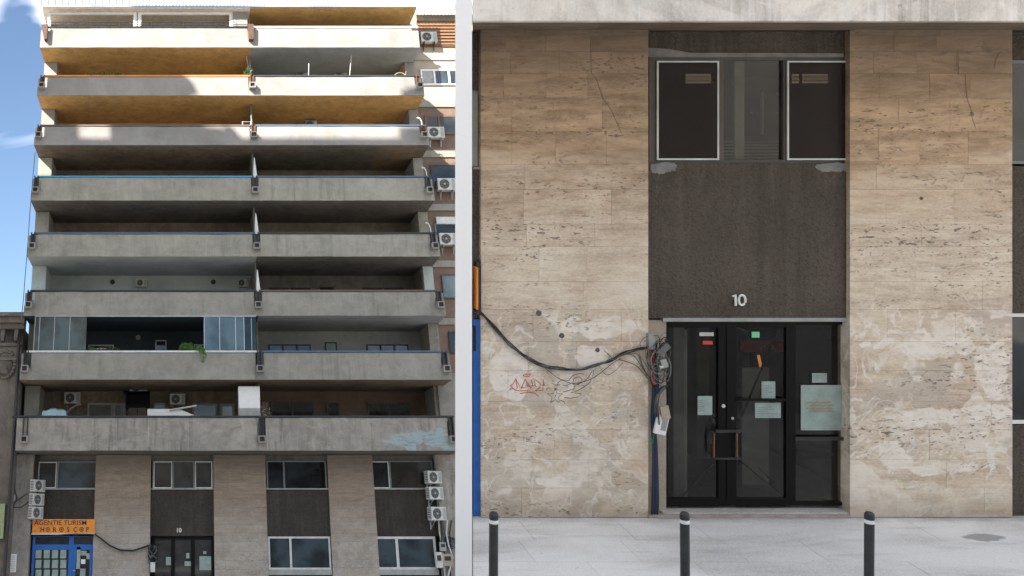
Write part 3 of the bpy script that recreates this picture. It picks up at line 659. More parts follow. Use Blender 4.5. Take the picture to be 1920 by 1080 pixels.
w = wwin(783, 880, 40, 88, 'wood', [(0, 1, 'shut', None)]); 
for k in range(7):
    z0 = LZ(84 - k * 6, YP); MB().box(LX(784, 60, YP), LX(878, 60, YP), YP - .10, YP - .06, z0 - .03, z0 + .04).build('shutter_slat', M_['shut'], w)
wwin(789, 880, 131, 160, 'white', [(0, .28, 'acg', None), (.28, .58, 'glb', None), (.58, 1, 'glb', None)], fw=.07)
wwin(797, 885, 217, 252, 'wood', [(0, .3, 'gld', None), (.3, 1, 'glb', None)], fw=.07)
wwin(808, 890, 310, 352, 'dark', [(0, 1, 'glb', None)]); wwin(816, 890, 420, 462, 'gry', [(0, 1, 'gld', None)]); P('shutter_box', 'offw', wing, LX(817, 415, YP), LX(890, 415, YP), YP - .12, YP - .01, LZ(421, YP), LZ(408, YP))
wwin(829, 900, 515, 560, 'brz', [(0, 1, 'glr', None)]); wwin(842, 900, 622, 662, 'dark', [(0, 1, 'gld', None)])
# ------------------------------------------------------------------ things on the tall building
def hexgrille(m, x, z, r, y): m.disc(x, y, z, r, .012, 18)
def make_ac(name, label, group, w=.8, h=.55, d=.30, brackets=True, mat='acw', side='R', fan=True):
    t = thing(name, label, 'air conditioner', group)
    MB().box(-w/2, w/2, -d, 0, 0, h).build('casing', M_[mat], t, bevel=.02)
    cx = -w*.13
    g = MB().disc(cx, -d - .001, h*.5, h*.40, .015, 20).build('fan_opening', M_['grille'], t)
    m = MB()
    for r in (.12, .22, .30, .38):
        rr = r * h; m.tube([(cx + rr*cos(a*pi/8), -d - .028, h*.5 + rr*sin(a*pi/8)) for a in range(17)], .005, 4, False)
    for a in range(6): m.tube([(cx, -d - .028, h*.5), (cx + .4*h*cos(a*pi/3), -d - .028, h*.5 + .4*h*sin(a*pi/3))], .005, 4, False)
    m.disc(cx, -d - .02, h*.5, .05, .02, 10); m.build('fan_guard', M_['acg'], t)
    MB().box(w*.27, w*.46, -d - .008, -d + .001, h*.1, h*.9).build('service_panel', M_['acg' if mat == 'acw' else 'acw'], t)
    s = MB()
    for k in range(6): s.box(w/2 - .001, w/2 + .008, -d*.85, -d*.15, h*(.15 + k*.13), h*(.18 + k*.13))
    for k in range(6): s.box(-w/2 - .008, -w/2 + .001, -d*.85, -d*.15, h*(.15 + k*.13), h*(.21 + k*.13))
    s.build('side_vents', M_['grille'], t)
    if brackets:
        for x in (-w*.32, w*.32):
            MB().box(x - .02, x + .02, -d - .05, .02, -.045, -.003).tube([(x, -d, -.04), (x, .02, -.34)], .014, 4).box(x - .02, x + .02, -.01, .03, -.36, -.045).build('bracket', M_['rust' if mat == 'acw' and brackets == 'rust' else 'acg'], t)
    return t
def place(t, px, py, Y, rz=0, sc=1):            # py is the foot of the thing
    X, Z = LP(px, py, Y); t.matrix_world = Matrix.Translation((X, Y, Z)) @ Matrix.Rotation(rz, 4, 'Z') @ Matrix.Scale(sc, 4); return t
def acs(lst, group):
    for (label, px, py, Y, rz, sc, mat, br) in lst:
        place(make_ac('air_conditioner', label, group, brackets=br, mat=mat), px, py, Y, rz, sc)
acs([('white air conditioner on rusty brackets below the roof edge beside the orange shutter', 803, 83, YP - .06, 0, .95, 'acw', 'rust'),
     ('pale air conditioner in front of the wooden framed window on the wing', 816, 262, YP - .1, 0, .95, 'acw', True),
     ('air conditioner on the brown wing level with the turquoise handrail', 836, 360, YP - .1, 0, 1.0, 'acw', True),
     ('air conditioner under the white shutter box on the wing, fan turned outward', 839, 462, YP - .1, 0, .95, 'acw', True)], 'air conditioners on the side wing')
acs([('air conditioner high on the pale wall of the painted loggia, left of two', 266, 539, YB - .02, -.1, .62, 'acw', True),
     ('air conditioner high on the pale wall beside the party wall, right of two', 456, 539, YB - .02, -.1, .62, 'acw', True)], 'air conditioners in the painted loggia')
acs([('cream air conditioner above the blue tarp on the cluttered balcony', 136, 758, YB - .02, 0, .85, 'acw', True),
     ('air conditioner on top of the black awning box on the cluttered balcony', 260, 738, YB - .3, 0, .95, 'acw', False),
     ('air conditioner with a dark fan face above the white boards', 333, 760, YB - .02, 0, .82, 'acw', True)], 'air conditioners on the cluttered balcony')
acs([('air conditioner half hidden by the grey loggia parapet, left of two by a thin stick', 566, 146, YB - .3, 0, .75, 'acg', False),
     ('air conditioner half hidden by the grey loggia parapet, right of two by a thin stick', 637, 146, YB - .3, 0, .8, 'acg', False)], 'air conditioners in the grey loggia')
acs([('small dark air conditioner behind the parapet under the ochre soffit', 583, 243, YB - .4, 0, .7, 'acg', False)], None)
acs([('topmost of three air conditioners seen end on above the orange sign', 66, 922, YP - .18, .95, .80, 'acw', True),
     ('middle of three air conditioners seen end on above the orange sign', 64, 948, YP - .18, .95, .80, 'acw', True),
     ('lowest of three air conditioners seen end on above the orange sign', 62, 973, YP - .18, .95, .80, 'acw', True)], 'air conditioners stacked above the shop sign')
acs([('topmost of three air conditioners on the right end pier', 809, 907, YP - .1, .45, .85, 'acw', True),
     ('middle of three air conditioners on the right end pier', 812, 937, YP - .1, .45, .85, 'acw', True),
     ('lowest of three air conditioners on the right end pier, above the hanging cables', 816, 976, YP - .1, .45, .9, 'acw', True)], 'air conditioners stacked on the right end pier')

# orange shop sign with its lettering
x0, x1 = LX(61, 988, YP), LX(178, 988, YP); z0, z1 = LZ(1000, YP), LZ(973.5, YP)
sg = based('shop_sign', 'orange travel agency sign board over the blue shop front', 'sign', ((x0+x1)/2, YP - .1, z0))
P('sign_board', 'sign', sg, x0, x1, YP - .1, YP + .1, z0, z1); P('sign_edge', 'offw', sg, x0 - .02, x1 + .02, YP - .11, YP + .1, z0 - .05, z0)
def stext(s, size, mat, par, x, y, z, **k):
    o = text(s, size, mat, par, (x, y, z), **k)
    if par.name in PI: o.matrix_parent_inverse = PI[par.name]
    return o
stext('AGENTIE TURISM', .25, M_['ink'], sg, x0 + .07, YP - .105, z0 + .30, off=.0015, sx=1.07)
for s, f in (('H', .13), ('R', .33), ('S', .555), ('C', .655), ('P', .86)): stext(s, .24, M_['ink'], sg, x0 + (x1-x0)*f, YP - .105, z0 + .055, off=.004)
for f in (.255, .47, .79):
    X = x0 + (x1-x0)*f; Z = z0 + .14; MB().tube([(X + .075*cos(a*pi/8), YP - .108, Z + .075*sin(a*pi/8)) for a in range(17)], .012, 4, False).disc(X, YP - .1, Z, .03, .012, 10).build('sun_symbol', M_['ink'], sg)
for o in bld.children:
    if o.name.startswith('house_number'): o.matrix_parent_inverse = PI[bld.name]

# plants on the glazed balcony
def foliage(name, n, rx, ry, rz, leaf, mat, par, hang=0, seed=0):
    r = random.Random(seed); m = MB()
    for k in range(n):
        a = r.uniform(0, 2*pi); q = r.random() ** .5
        x = rx*q*cos(a); y = ry*q*sin(a); z = rz * r.random() * (1 - .5*q*q)
        if hang and r.random() < .25: x = rx*.6 + r.uniform(-.08, .08); z = -hang * r.random(); y = -ry
        d = Vector((r.uniform(-1, 1), r.uniform(-1, 1), r.uniform(-.3, 1))).normalized(); u = d.cross(Vector((r.random(), r.random(), .3))).normalized()
        c = Vector((x, y, z)); L_ = leaf * r.uniform(.6, 1.3); b = len(m.v)
        m.v += [tuple(c), tuple(c + d*L_*.5 + u*L_*.25), tuple(c + d*L_), tuple(c + d*L_*.5 - u*L_*.25)]; m.f.append((b, b+1, b+2, b+3))
    return m.build(name, mat, par)
def plant(label, px, Y, rx, rz, mat, seed, n=260, leaf=.10, hang=0, z=None, group='potted plants on the glazed balcony'):
    X = LX(px, 655, Y); t = thing('potted_plant', label, 'plant', group, loc=(X, Y, (ZT[6] - .12) if z is None else z))
    if not hang: MB().lathe([(.10, 0), (.15, .2), (.16, .22)], 14).build('pot', M_['terra'], t, smooth=True)
    else: MB().tube([(0, 0, 0), (.05, 0, .2), (.12, -.05, .05), (.1, -.1, -.3)], .008, 4).build('stem', M_['leafd'], t)
    foliage('foliage', n, rx, .14, rz, leaf, mat, t, hang, seed).location = (0, 0, .19)
    return t
plant('bright green bushy plant trailing over the parapet by the right glass panels', 352, YF + .28, .38, .34, M_['leaf'], 1, 520, .11, 0)
plant('yellow green plant hanging over the parapet edge beside the right glass panels', 376, YF - .02, .17, .16, M_['leaf'], 2, 260, .10, .45, z=ZT[6] - .16)
plant('dark leafy plant by the left glass panels under the white frame', 172, YF + .3, .22, .16, M_['leaf'], 3, 160, .09)
plant('grey green plant right of the small pale pot on the glazed balcony', 211, YF + .3, .24, .17, M_['leafd'], 4, 160, .09)
plant('sparse low plant between the two leafy plants on the glazed balcony', 190, YF + .32, .16, .11, M_['leafd'], 5, 70, .08)
r_ = thing('plant_rack', 'pale metal rack frame behind the left plants of the glazed balcony', 'rack', None, loc=(LX(188, 655, YF + .5), YF + .5, ZT[6] - .5))
MB().tube([(-.5, 0, 0), (-.5, 0, .72), (.5, 0, .72), (.5, 0, 0)], .02, 5).build('rack_frame', M_['offw'], r_)
for k in range(3): MB().tube([(-.4 + k*.4, 0, 0), (-.4 + k*.4, 0, .72)], .012, 5).build('rack_bar', M_['offw'], r_)
# small climbing plant at the party wall, upper floors
t = thing('trailing_plant', 'dry trailing plant at the party wall beside the grey loggia', 'plant', None, loc=(LX(466, 140, YF), YF + .1, ZT[1]))
foliage('foliage', 120, .22, .1, .5, .10, M_['leafd'], t, 0, 9); MB().tube([(-.05, 0, 0), (0, .02, .6), (-.08, 0, 1.05)], .01, 5).build('stem', M_['brown'], t)
t = thing('trailing_plant', 'low dry plants lying along the rusty handrail of the second balcony', 'plant', None, loc=(LX(195, 140, YF), YF, ZT[1] + .05))
foliage('foliage', 170, 1.0, .06, .12, .09, M_['leafd'], t, 0, 10)
# clutter of level 8
def X8(px, Y): return LX(px, 770, Y)
zf8 = ZB[7] + .22
t = thing('laundry_tarp', 'pale blue tarp draped over a heap behind the lowest parapet', 'tarp', None, loc=(X8(103, YF + .8), YF + .8, zf8))
m = MB(); n = 14; hz = LZ(765, YF + .8) - zf8
for a in range(n + 1):
    for b in range(5):
        x = -.62 + 1.24*a/n; q = b/4; hgt = hz * (1 - .12*abs(x)) * (.98 + .012*sin(a*1.1 + b)); y = [-.34, -.30, 0, .3, .34][b]
        z = [0, hgt*.96, hgt*1.02, hgt, 0][b]; k_ = 1.0 if b in (0, 4) else .86; m.v.append((x*k_, y + .03*sin(a*.9), z if 0 < a < n else z * .72))
for a in range(n):
    for b in range(4): q = a*5 + b; m.f.append((q, q+1, q+6, q+5))
m.build('tarp_sheet', M_['tarp'], t, smooth=True)
t = thing('awning_box', 'black open sided box cabinet below an air conditioner on the lowest balcony', 'cabinet', None, loc=(X8(258, YB - .5), YB - .5, zf8))
hh = LZ(737, YB - .5) - zf8
MB().box(-.5, .5, -.3, .3, hh - .62, hh - .58).box(-.5, -.46, -.3, .3, hh - .58, hh).box(.46, .5, -.3, .3, hh - .58, hh).box(-.62, .5, -.35, .3, hh, hh + .03).box(-.46, .46, .26, .3, hh - .58, hh).build('box_shell', M_['black'], t)
MB().box(-.36, .36, -.2, .25, 0, hh - .62).build('cupboard', M_['brown'], t); MB().box(-.015, .015, -.21, -.2, .2, hh - .62).build('door_gap', M_['black'], t)
t = thing('white_boards', 'white boards and a folded panel leaning behind the lowest parapet', 'boards', None, loc=(X8(322, YF + .9), YF + .9, zf8))
hh = LZ(767, YF + .9) - zf8
MB().slab([(-.95, 0), (.9, 0), (.95, hh*.82), (.3, hh), (-.98, hh*1.0)], -.03, .03).build('large_board', M_['white'], t)
MB().tube([(-.1, -.1, hh*.96), (1.0, -.12, hh*1.08)], .035, 6).build('white_rail', M_['offw'], t); MB().box(.75, 1.15, -.16, -.1, hh*.72, hh*.82).build('red_strip', M_['red'], t)
t = thing('storage_cabinet', 'tall white cabinet at the party wall on the lowest balcony', 'cabinet', None, loc=(X8(467, YF + .75), YF + .75, zf8))
hh = LZ(726, YF + .75) - zf8
MB().box(-.43, .43, -.3, .3, 0, hh).build('cabinet_body', M_['acw'], t, bevel=.015); MB().box(-.425, .425, -.315, -.301, .05, hh*.62).build('lower_panel', M_['acg'], t); MB().box(-.425, .425, -.315, -.301, hh*.63, hh - .03).build('upper_panel', M_['white'], t)
t = thing('dried_climber', 'brown dried climber tied upright beside the white cabinet', 'plant', None, loc=(X8(495, YF + .6), YF + .6, zf8))
r2 = random.Random(4); m = MB()
for k in range(16):
    x = r2.uniform(-.1, .1); m.tube([(x, 0, .4), (x + r2.uniform(-.1, .1), r2.uniform(-.1, .1), 1.0), (x + r2.uniform(-.05, .2), 0, 1.3 + r2.uniform(0, .45))], .012, 4)
m.build('stems', M_['brown'], t); foliage('dry_leaves', 200, .2, .1, .7, .08, M_['cream'], t, 0, 11).location = (.05, 0, 1.0)
t = thing('curved_pipe', 'short pale curved pipe below the cream air conditioner', 'pipe', None, loc=(LX(138, 768, YB - .3), YB - .3, LZ(772, YB - .3)))
MB().tube([(-.35, 0, -.1), (-.1, 0, .15), (.15, 0, .3), (.3, 0, .28)], .035, 6).build('pipe_run', M_['acw'], t)
# folding chair on level 3, sticks on level 2, mast lamps on the right corner
t = thing('folding_chair', 'white folded chair standing on the third balcony rail beside the party wall', 'chair', None, loc=(LX(461, 230, YF + .3), YF + .3, ZT[2] - .3))
MB().tube([(-.15, 0, 0), (-.15, 0, .62), (.22, 0, .62), (.22, 0, 0)], .025, 5).build('back_frame', M_['offw'], t); MB().tube([(.24, .02, 0), (.24, .02, .95)], .012, 5).build('leg', M_['offw'], t); MB().box(-.5, .2, -.05, .05, .30, .36).build('seat', M_['wood'], t)
for (lab, px, py, dx) in (('thin pale stick leaning in the grey loggia, left of two', 576, 119, .10), ('longer thin pale stick leaning in the grey loggia, right of two', 650, 105, .27)):
    t = thing('leaning_stick', lab, 'stick', 'sticks leaning in the grey loggia', loc=(LX(px, 140, YF + .6), YF + .6, ZT[1] - .6))
    MB().tube([(0, 0, 0), (dx, 0, LZ(py, YF + .6) - ZT[1] + .6)], .016, 6).build('shaft', M_['offw'], t)
t = thing('bicycle_frame', 'bent metal hoop and rods at the right end of the second balcony', 'hoop', None, loc=(LX(750, 140, YF + .4), YF + .4, ZT[1] - .15))
t.name = 'metal_hoop'
MB().tube([(-.5 + .1*k, 0, .42*sin(pi*k/10) + .1) for k in range(11)], .02, 5).build('hoop', M_['acg'], t); MB().tube([(.1, 0, 0), (.3, 0, .6)], .014, 5).build('rod', M_['orange'], t); MB().tube([(.35, 0, 0), (.55, 0, .38)], .014, 5).build('rod', M_['orange'], t)
for (lab, px, py, h) in (('short pole lamp at the right corner above the turquoise rail', 801, 330, .40), ('short hooked pole at the right corner under the shutter box', 809, 437, .45), ('short rusty pole at the right corner of the third balcony', 792, 234, .35)):
    t = thing('corner_pole', lab, 'pole', 'poles at the right balcony corners', loc=(LX(px, py, YF), YF + .05, LZ(py, YF)))
    MB().tube([(0, 0, -.15), (-.02, 0, h*.6), (-.09, 0, h), (-.16, 0, h*.98)], .022, 6).build('shaft', M_['offw'], t)
    MB().tube([(-.1, 0, h*.97), (-.2, 0, h*1.02)], .035, 6).build('lamp_head', M_['offw'], t)


# cables, pipes and meter boxes
def cable(par, pts, r, mat, name='cable', n=5): return MB().tube(pts, r, n).build(name, M_[mat], par)
t = based('drop_cable', 'thin cable hanging down the left edge of the tower against the sky', 'cable', (LX(40, 600, YF), YF, LZ(600, YF)))
pts = [LP(x, y, YF - .1) for x, y in ((66, 285), (61, 340), (56, 400), (52, 460), (47, 520), (44, 560), (40, 600))]
cable(t, [(p[0], YF - .1, p[1]) for p in pts], .018, 'navy', 'cable_run')
t = based('sagging_cable', 'black cable sagging across the travertine pier from shop to entrance', 'cable', (X950(180), YP - .1, 1))
pts = [(100, 1003), (140, 1000), (178, 1001), (190, 1010), (205, 1022), (225, 1031), (250, 1032), (268, 1026), (283, 1021)]
for k in range(3):
    cable(t, [(LX(x, y, YP - .08 - .02*k), YP - .08 - .02*k, LZ(y + k*.8, YP)) for x, y in pts], .022 - .004*k, 'wire', 'cable_strand')
t = based('cable_tangle', 'tangle of cables and a hanging white box left of the tower entrance', 'cables', (LX(284, 1050, YP), YP - .1, 0))
r2 = random.Random(3)
for k in range(9):
    a = r2.uniform(0, 6); pts = []
    for q in range(9): X, Z = LP(286 + 8*sin(a + q*.8) , 1022 + q*5 + r2.uniform(-2, 2), YP - .1); pts.append((X, YP - .1 - .04*r2.random(), Z))
    cable(t, pts, .02, r2.choice(['wire', 'wireg', 'wire']), 'cable_strand')
X, Z = LP(287, 1062, YP - .12); P('hanging_box', 'offw', t, X - .1, X + .08, YP - .2, YP - .12, Z - .2, Z + .15)
for k, (px, lab) in enumerate(((822, 'grey meter box left of the cable coils at the foot of the right end pier'), (838, 'brownish meter box under the cable coils at the foot of the right end pier'), (829, 'small pale junction box above the two meter boxes on the right end pier'))):
    X, Z = LP(px, (1050, 1050, 1025)[k], YP - .15); w, h = ((.13, .28), (.2, .22), (.12, .16))[k]
    t = thing('meter_box', lab, 'meter box', 'meter boxes on the right end pier', loc=(X, YP - .17, Z - h))
    MB().box(-w, w, -.14, 0, 0, 2*h).build('casing', M_[('acw', 'cream', 'acg')[k]], t, bevel=.01); MB().box(-w*.6, w*.6, -.15, -.14, h*.9, h*1.6).build('dial_plate', M_['grille'], t)
t = based('hanging_cables', 'cables and conduits running down the right end pier below the air conditioners', 'cables', (X950(830), YP - .2, 0))
for k, (xs_, mt) in enumerate((((830, 834, 836, 826, 830), 'wireg'), ((822, 824, 828, 832, 834), 'acw'), ((846, 842, 844, 846, 840), 'wire'), ((826, 828, 826, 836, 846), 'wire'), ((838, 836, 840, 848, 838), 'acw'))):
    cable(t, [(LX(x, y, YP - .2), YP - .2 - .02*k, LZ(y, YP - .2)) for x, y in zip(xs_, (975, 1000, 1022, 1045, 1085))], .028, mt, 'conduit')
m = MB()
for k in range(5): m.tube([(LX(835, 1012, YP) + (.1 + .03*k)*cos(a*pi/8) + .04*k, YP - .25, LZ(1012, YP) + (.12 + .02*k)*sin(a*pi/8) - .03*k) for a in range(17)], .018, 5)
m.build('cable_coil', M_['wire'], t)
t = based('downpipe', 'thin pipe running down the left corner pier beside the old house', 'pipe', (LX(18, 950, YF), YF, 0))
cable(t, [(LX(28, 850, YP - .3), YP - .3, ZC - .05), (LX(22, 860, YP - .3), YP - .3, ZC - .5), (LX(17, 950, YP - .3), YP - .3, 2), (LX(12, 1080, YP - .3), YP - .3, 0)], .045, 'dark', 'pipe_run', 8)
t = based('service_cables', 'loose cables with a small box on the left corner pier', 'cables', (LX(30, 940, YP), YP, 2))
for k, pl in enumerate((((0, 930), (14, 938), (30, 940), (52, 925)), ((0, 944), (16, 952), (40, 951), (56, 940)), ((10, 925), (28, 918), (32, 935), (24, 955), (12, 958)))):
    cable(t, [(LX(x, y, YP - .35), YP - .35, LZ(y, YP - .35)) for x, y in pl], .022, 'wire', 'cable_strand')
P('junction_box', 'acg', t, LX(20, 935, YP - .3), LX(29, 935, YP - .3), YP - .4, YP - .22, LZ(940, YP - .3), LZ(928, YP - .3))
pl = thing('wall_notice', 'white scribbled paper pasted low on the left corner pier', 'poster', None, loc=(LX(20, 1058, YP - .2), YP - .21, LZ(1073, YP - .2)))
MB().box(-.22, .22, -.006, .004, 0, .65).build('sheet', M_['white'], pl)
m = MB()
for k in range(9): m.tube([(-.17 + .04*j + .01*(k % 2), -.012, .06 + k*.065 + .02*sin(j*2.3 + k*1.7)) for j in range(9)], .006, 3)
m.build('scribble', M_['blk'], pl)

# ------------------------------------------------------------------ old ornate house at the far left
oy = 42.6
oh = based('old_house', 'sooty ornate old house with a heavy cornice left of the tower', 'house', (LX(0, 900, oy) - 1.5, 44, 0))
xr = LX(24, 950, oy); zc0 = LZ(592, oy)
P('facade_wall', 'old', oh, -18, xr, oy, 52, 0, zc0 - .5)
for k, (dz0, dz1, dy) in enumerate(((0, .16, .75), (.16, .40, .60), (.40, .62, .42), (1.15, 1.28, .18), (1.28, 1.75, .06), (1.75, 1.86, .14))):
    P('cornice', 'old', oh, -18, xr + (.12 if k < 3 else .02) - k * .01, oy - dy, oy - .001, zc0 - dz1, zc0 - dz0, bevel=.02)
for k in range(6):
    x = xr - .25 - k * .55; MB().slab([(x - .09, zc0 - .62), (x + .09, zc0 - .62), (x + .07, zc0 - 1.1), (x - .07, zc0 - 1.1)], oy - .34, oy).build('bracket', M_['old'], oh, bevel=.02)
cx_, cz_ = LX(10, 684, oy), LZ(684, oy)
MB().lathe([(.30, 0), (.24, .06), (.0001, .09)], 20).build('medallion', M_['old'], oh, smooth=True)
md = oh.children[-1]
md.matrix_parent_inverse = PI[oh.name] @ Matrix.Translation((cx_, oy - .02, cz_)) @ Matrix.Rotation(pi/2, 4, 'X') @ Matrix.Scale(1.35, 4, (0, 1, 0))
for k in range(22):
    a = 2*pi*k/22; X = cx_ + .40*cos(a); Z = cz_ + .54*sin(a); q = MB()
    q.lathe([(.0001, -.07), (.075, -.03), (.06, .05), (.0001, .09)], 7, (X, oy - .06, Z)); q.build('wreath_leaf', M_['old'], oh, smooth=True)
for (a, b) in ((33, 38),): P('side_pilaster', 'old', oh, LX(24, 800, oy) + .0, LX(31, 800, oy), oy - .1, oy + .3, 0, zc0 - 1.9)
P('shop_fascia', 'lime', oh, -18, LX(9, 980, oy), oy - .2, oy - .01, LZ(1010, oy), LZ(945, oy))
cable(oh, [(LX(x, y, oy - .2), oy - .2, LZ(y, oy - .2)) for x, y in ((36, 600), (33, 700), (27, 800), (20, 900), (14, 990), (8, 1085))], .06, 'dark', 'downspout', 8)
# ------------------------------------------------------------------ the row across the street and the left side of the street (behind and beside the camera)
def opposite(x0, x1, y0, y1, h, label, nx, face='N', mat='opp', wz=2.9):
    t = based('opposite_building', label, 'building', ((x0+x1)/2, (y0+y1)/2, 0), 'buildings across the street')
    P('wall', mat, t, x0, x1, y0, y1, 0, h)
    P('parapet', 'con2', t, x0 - .2, x1 + .2, y0 - .2, y1 + .2, h + .001, h + .5)
    if face:
        nzz = int(h / wz) - 1; dx = (x1 - x0) / nx; y = y1
        first = None
        for i in range(nx):
            for j in range(min(nzz, 9)):
                cx = x0 + dx*(i + .5); z = 1.2 + j*wz
                if first is None:
                    m = MB().box(-.75, -.66, 0, .08, 0, 1.7).box(.66, .75, 0, .08, 0, 1.7).box(-.66, .66, 0, .08, 0, .09).box(-.66, .66, 0, .08, 1.61, 1.7).box(-.04, .04, 0, .08, .09, 1.61).box(-.95, .95, 0, .2, -.12, -.002)
                    first = m.build('window', M_['white'], t); first.matrix_parent_inverse = PI[t.name]
                    MB().box(-.66, .66, 0, .03, .09, 1.61).build('pane', M_['gld'], first); w = first
                else: w = copy_tree(first, t)
                w.location = (cx, y, z)
    return t
occ = 51.6 * tan(SUN_EL) / cos(SUN_AZ - pi)
opp_y = 15.0
def shadow_at(px, py):                          # point of the row across that shades this reading on the parapets
    X, Z = LP(px, py, YF); k = (YF - opp_y) / -sdir.y
    return X + sdir.x * k, Z + sdir.z * k
hx0, hz = shadow_at(40, 285); hx1, _ = shadow_at(860, 285)
opposite(hx0 - 3, hx1 + 2, opp_y - 12, opp_y, hz, 'tall pale slab block on the left of the square, outside the view', 7)
# panels added above the tall block, shaped to shade the second and third parapets
t = based('roof_structure', 'stair heads, screens and posts on the flat roof behind the viewer', 'rooftop structure', (hx0 + 3, opp_y - 1, hz))
def shade(pts, name='screen', y=opp_y):
    q = [shadow_at(*p) for p in pts]; MB().slab(q, y - .3, y).build(name, M_['con2'], t)
shade([(58, 290), (138, 290), (138, 176), (58, 176)]); shade([(205, 290), (370, 290), (372, 214), (205, 214)])
shade([(138.2, 290), (204.8, 290), (204.8, 262), (138.2, 262)])
shade([(370.2, 290), (395, 290), (404, 262), (412, 240), (380, 236), (345, 224), (371, 230)])
shade([(405, 290), (470, 290), (432, 236), (416, 236), (420, 262)])
shade([(395.2, 290), (790, 290), (790, 270.5), (395.2, 271.5)])
shade([(58, 176), (90, 180), (345, 175), (362, 166), (350, 143), (320, 128), (58, 128)], 'roof_canopy'); shade([(748, 272), (820, 272), (820, 236), (748, 238)])
shade([(754, 200), (820, 200), (820, 158), (766, 164), (752, 170), (754, 180)], 'tank')
# low house whose shade lies on the entrance front
opposite(-20, -6.5, -20, -8, 27.5, 'lower pale apartment house behind the viewer facing the entrance', 5)

opposite(-6, 8, -52, -38, 15, 'pale four storey house far behind the viewer, left of its row', 5)
opposite(8.6, 24, -52, -38.5, 18.5, 'taller pale house in the middle of the row behind the viewer', 6)
opposite(24.6, 42, -52, -38, 13, 'low pale house at the right end of the row behind the viewer', 6)
# ------------------------------------------------------------------ sloping street on the right: pavement, added white divider, facade
pav = MB(); Y0, Y1 = 8.4, 13.4; RAY = lambda px, Y: (px - CX) / F * Y
pav.prism([(RAY(886, Y0), Y0), (15, Y0), (15, Y1), (RAY(886, Y1), Y1)], -.5, -.03)
pav = pav.build('pavement', M_['mortar'], M=MR); tag(pav, kind='structure')
r2 = random.Random(12); y = Y0 + .1
while y < 13.3:
    h = .60; x = 15.0 - r2.random() * .8; ye = min(y + h, 13.3)
    while x > RAY(886, ye) + .05:
        w = r2.choice((.9, 1.2, 1.2, 1.5)); xl0, xl1 = max(x - w, RAY(886, y) + .004), max(x - w, RAY(886, ye) + .004)
        if x - xl1 > .05:
            d = r2.uniform(0, .003)
            MB().prism([(xl0 + .002, y + .002), (x - .002, y + .002), (x - .002, ye - .002), (xl1 + .002, ye - .002)], -.03, -d).build('paving_slab', M_['walk'], pav)
        x -= w
    y = ye
rw_ = MB().prism([(RAY(886, 8.4), 8.4), (15, 8.4), (15, 16), (RAY(886, 16), 16)], -8.5, -.501).build('embankment', M_['con2'], M=MR); tag(rw_, kind='structure')
EW = thing('white_end_wall', 'plain bright white rendered end wall standing between the two fronts', 'wall', M=MR, loc=(RAY(869, 11), 11, 0))
PI[EW.name] = Matrix.Translation((-RAY(869, 11), -11, 0))  # added wall standing for the blank strip between the two views
MB().prism([(RAY(853.5, 10.9), 10.9), (RAY(885, 10.9), 10.9), (RAY(885, 14.5), 14.5), (RAY(854.5, 14.5), 14.5)], -8.5, 7.6).build('rendered_wall', M_['purewhite'], EW)

YR = 12.8; YS = YR + .07; YD = YR + .15
fr = based('street_front', 'travertine and brown stucco ground floor front with a dark glazed entrance number 10', 'building front', (RX(1400), YR + .2, 0), M=MR)
zcn = RZ(40, 11.5)                              # canopy edge
def cpoly(y0, y1, x1=16.0): return [(RAY(886, y0), y0), (x1, y0), (x1, y1), (RAY(886, y1), y1)]
MB().prism(cpoly(11.5, 11.64), zcn, zcn + 1.5).build('canopy_fascia', M_['conR'], fr, bevel=.01)
MB().prism(cpoly(11.643, 13.6), zcn + .03, zcn + .3).build('canopy_slab', M_['soffb'], fr)
MB().prism([(RAY(900, 13.6), 13.6), (16, 13.6), (16, 20), (RAY(900, 20), 20)], zcn, zcn + 3).build('upper_floor', M_['con2'], fr)
zst, zsb = RZ(306, YS), RZ(596, YS)             # stucco panel
# piers
rowsY = [970, 915, 862, 806, 752, 694, 640, 580, 528, 462, 420, 355, 308, 247, 184, 138, 97, 67]
rowz = [RZ(v) for v in rowsY] + [zcn + .03]
for k, (a, b) in enumerate(((902, 1215.5), (1593.5, 1898))):
    x0, x1 = RX(a), RX(b)
    pr = P('travertine_pier', 'mortar', fr, x0 + .02, x1 - .02, YR + .012, YD + .1, 0, zcn + .02)
    r2 = random.Random(20 + k)
    for j in range(len(rowz) - 1):
        z0, z1 = rowz[j], rowz[j+1]; x = x0; small = j >= 12
        while x < x1 - .01:
            w = r2.uniform(.5, .64) if small else r2.choice((.6, .85, 1.1, 1.35))
            if x == x0: w *= r2.uniform(.45, 1)
            xe = min(x + w, x1)
            if x1 - xe < .22: xe = x1
            d = r2.uniform(0, .003); g = .0022
            c = .004 if x == x0 or xe == x1 else 0
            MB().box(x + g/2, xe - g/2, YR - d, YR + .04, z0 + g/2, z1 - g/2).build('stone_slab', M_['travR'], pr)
            x = xe
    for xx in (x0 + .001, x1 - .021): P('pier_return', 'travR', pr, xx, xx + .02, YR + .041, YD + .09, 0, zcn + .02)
    for (px, py, r) in (((1010, 587, .034), (1053, 629, .032), (1120, 656, .026)) if k == 0 else ((1727, 372, .02),)):
        MB().disc(RX(px), YR - .002, RZ(py), r, .01, 16).build('anchor_plate', M_['mortar'], pr)
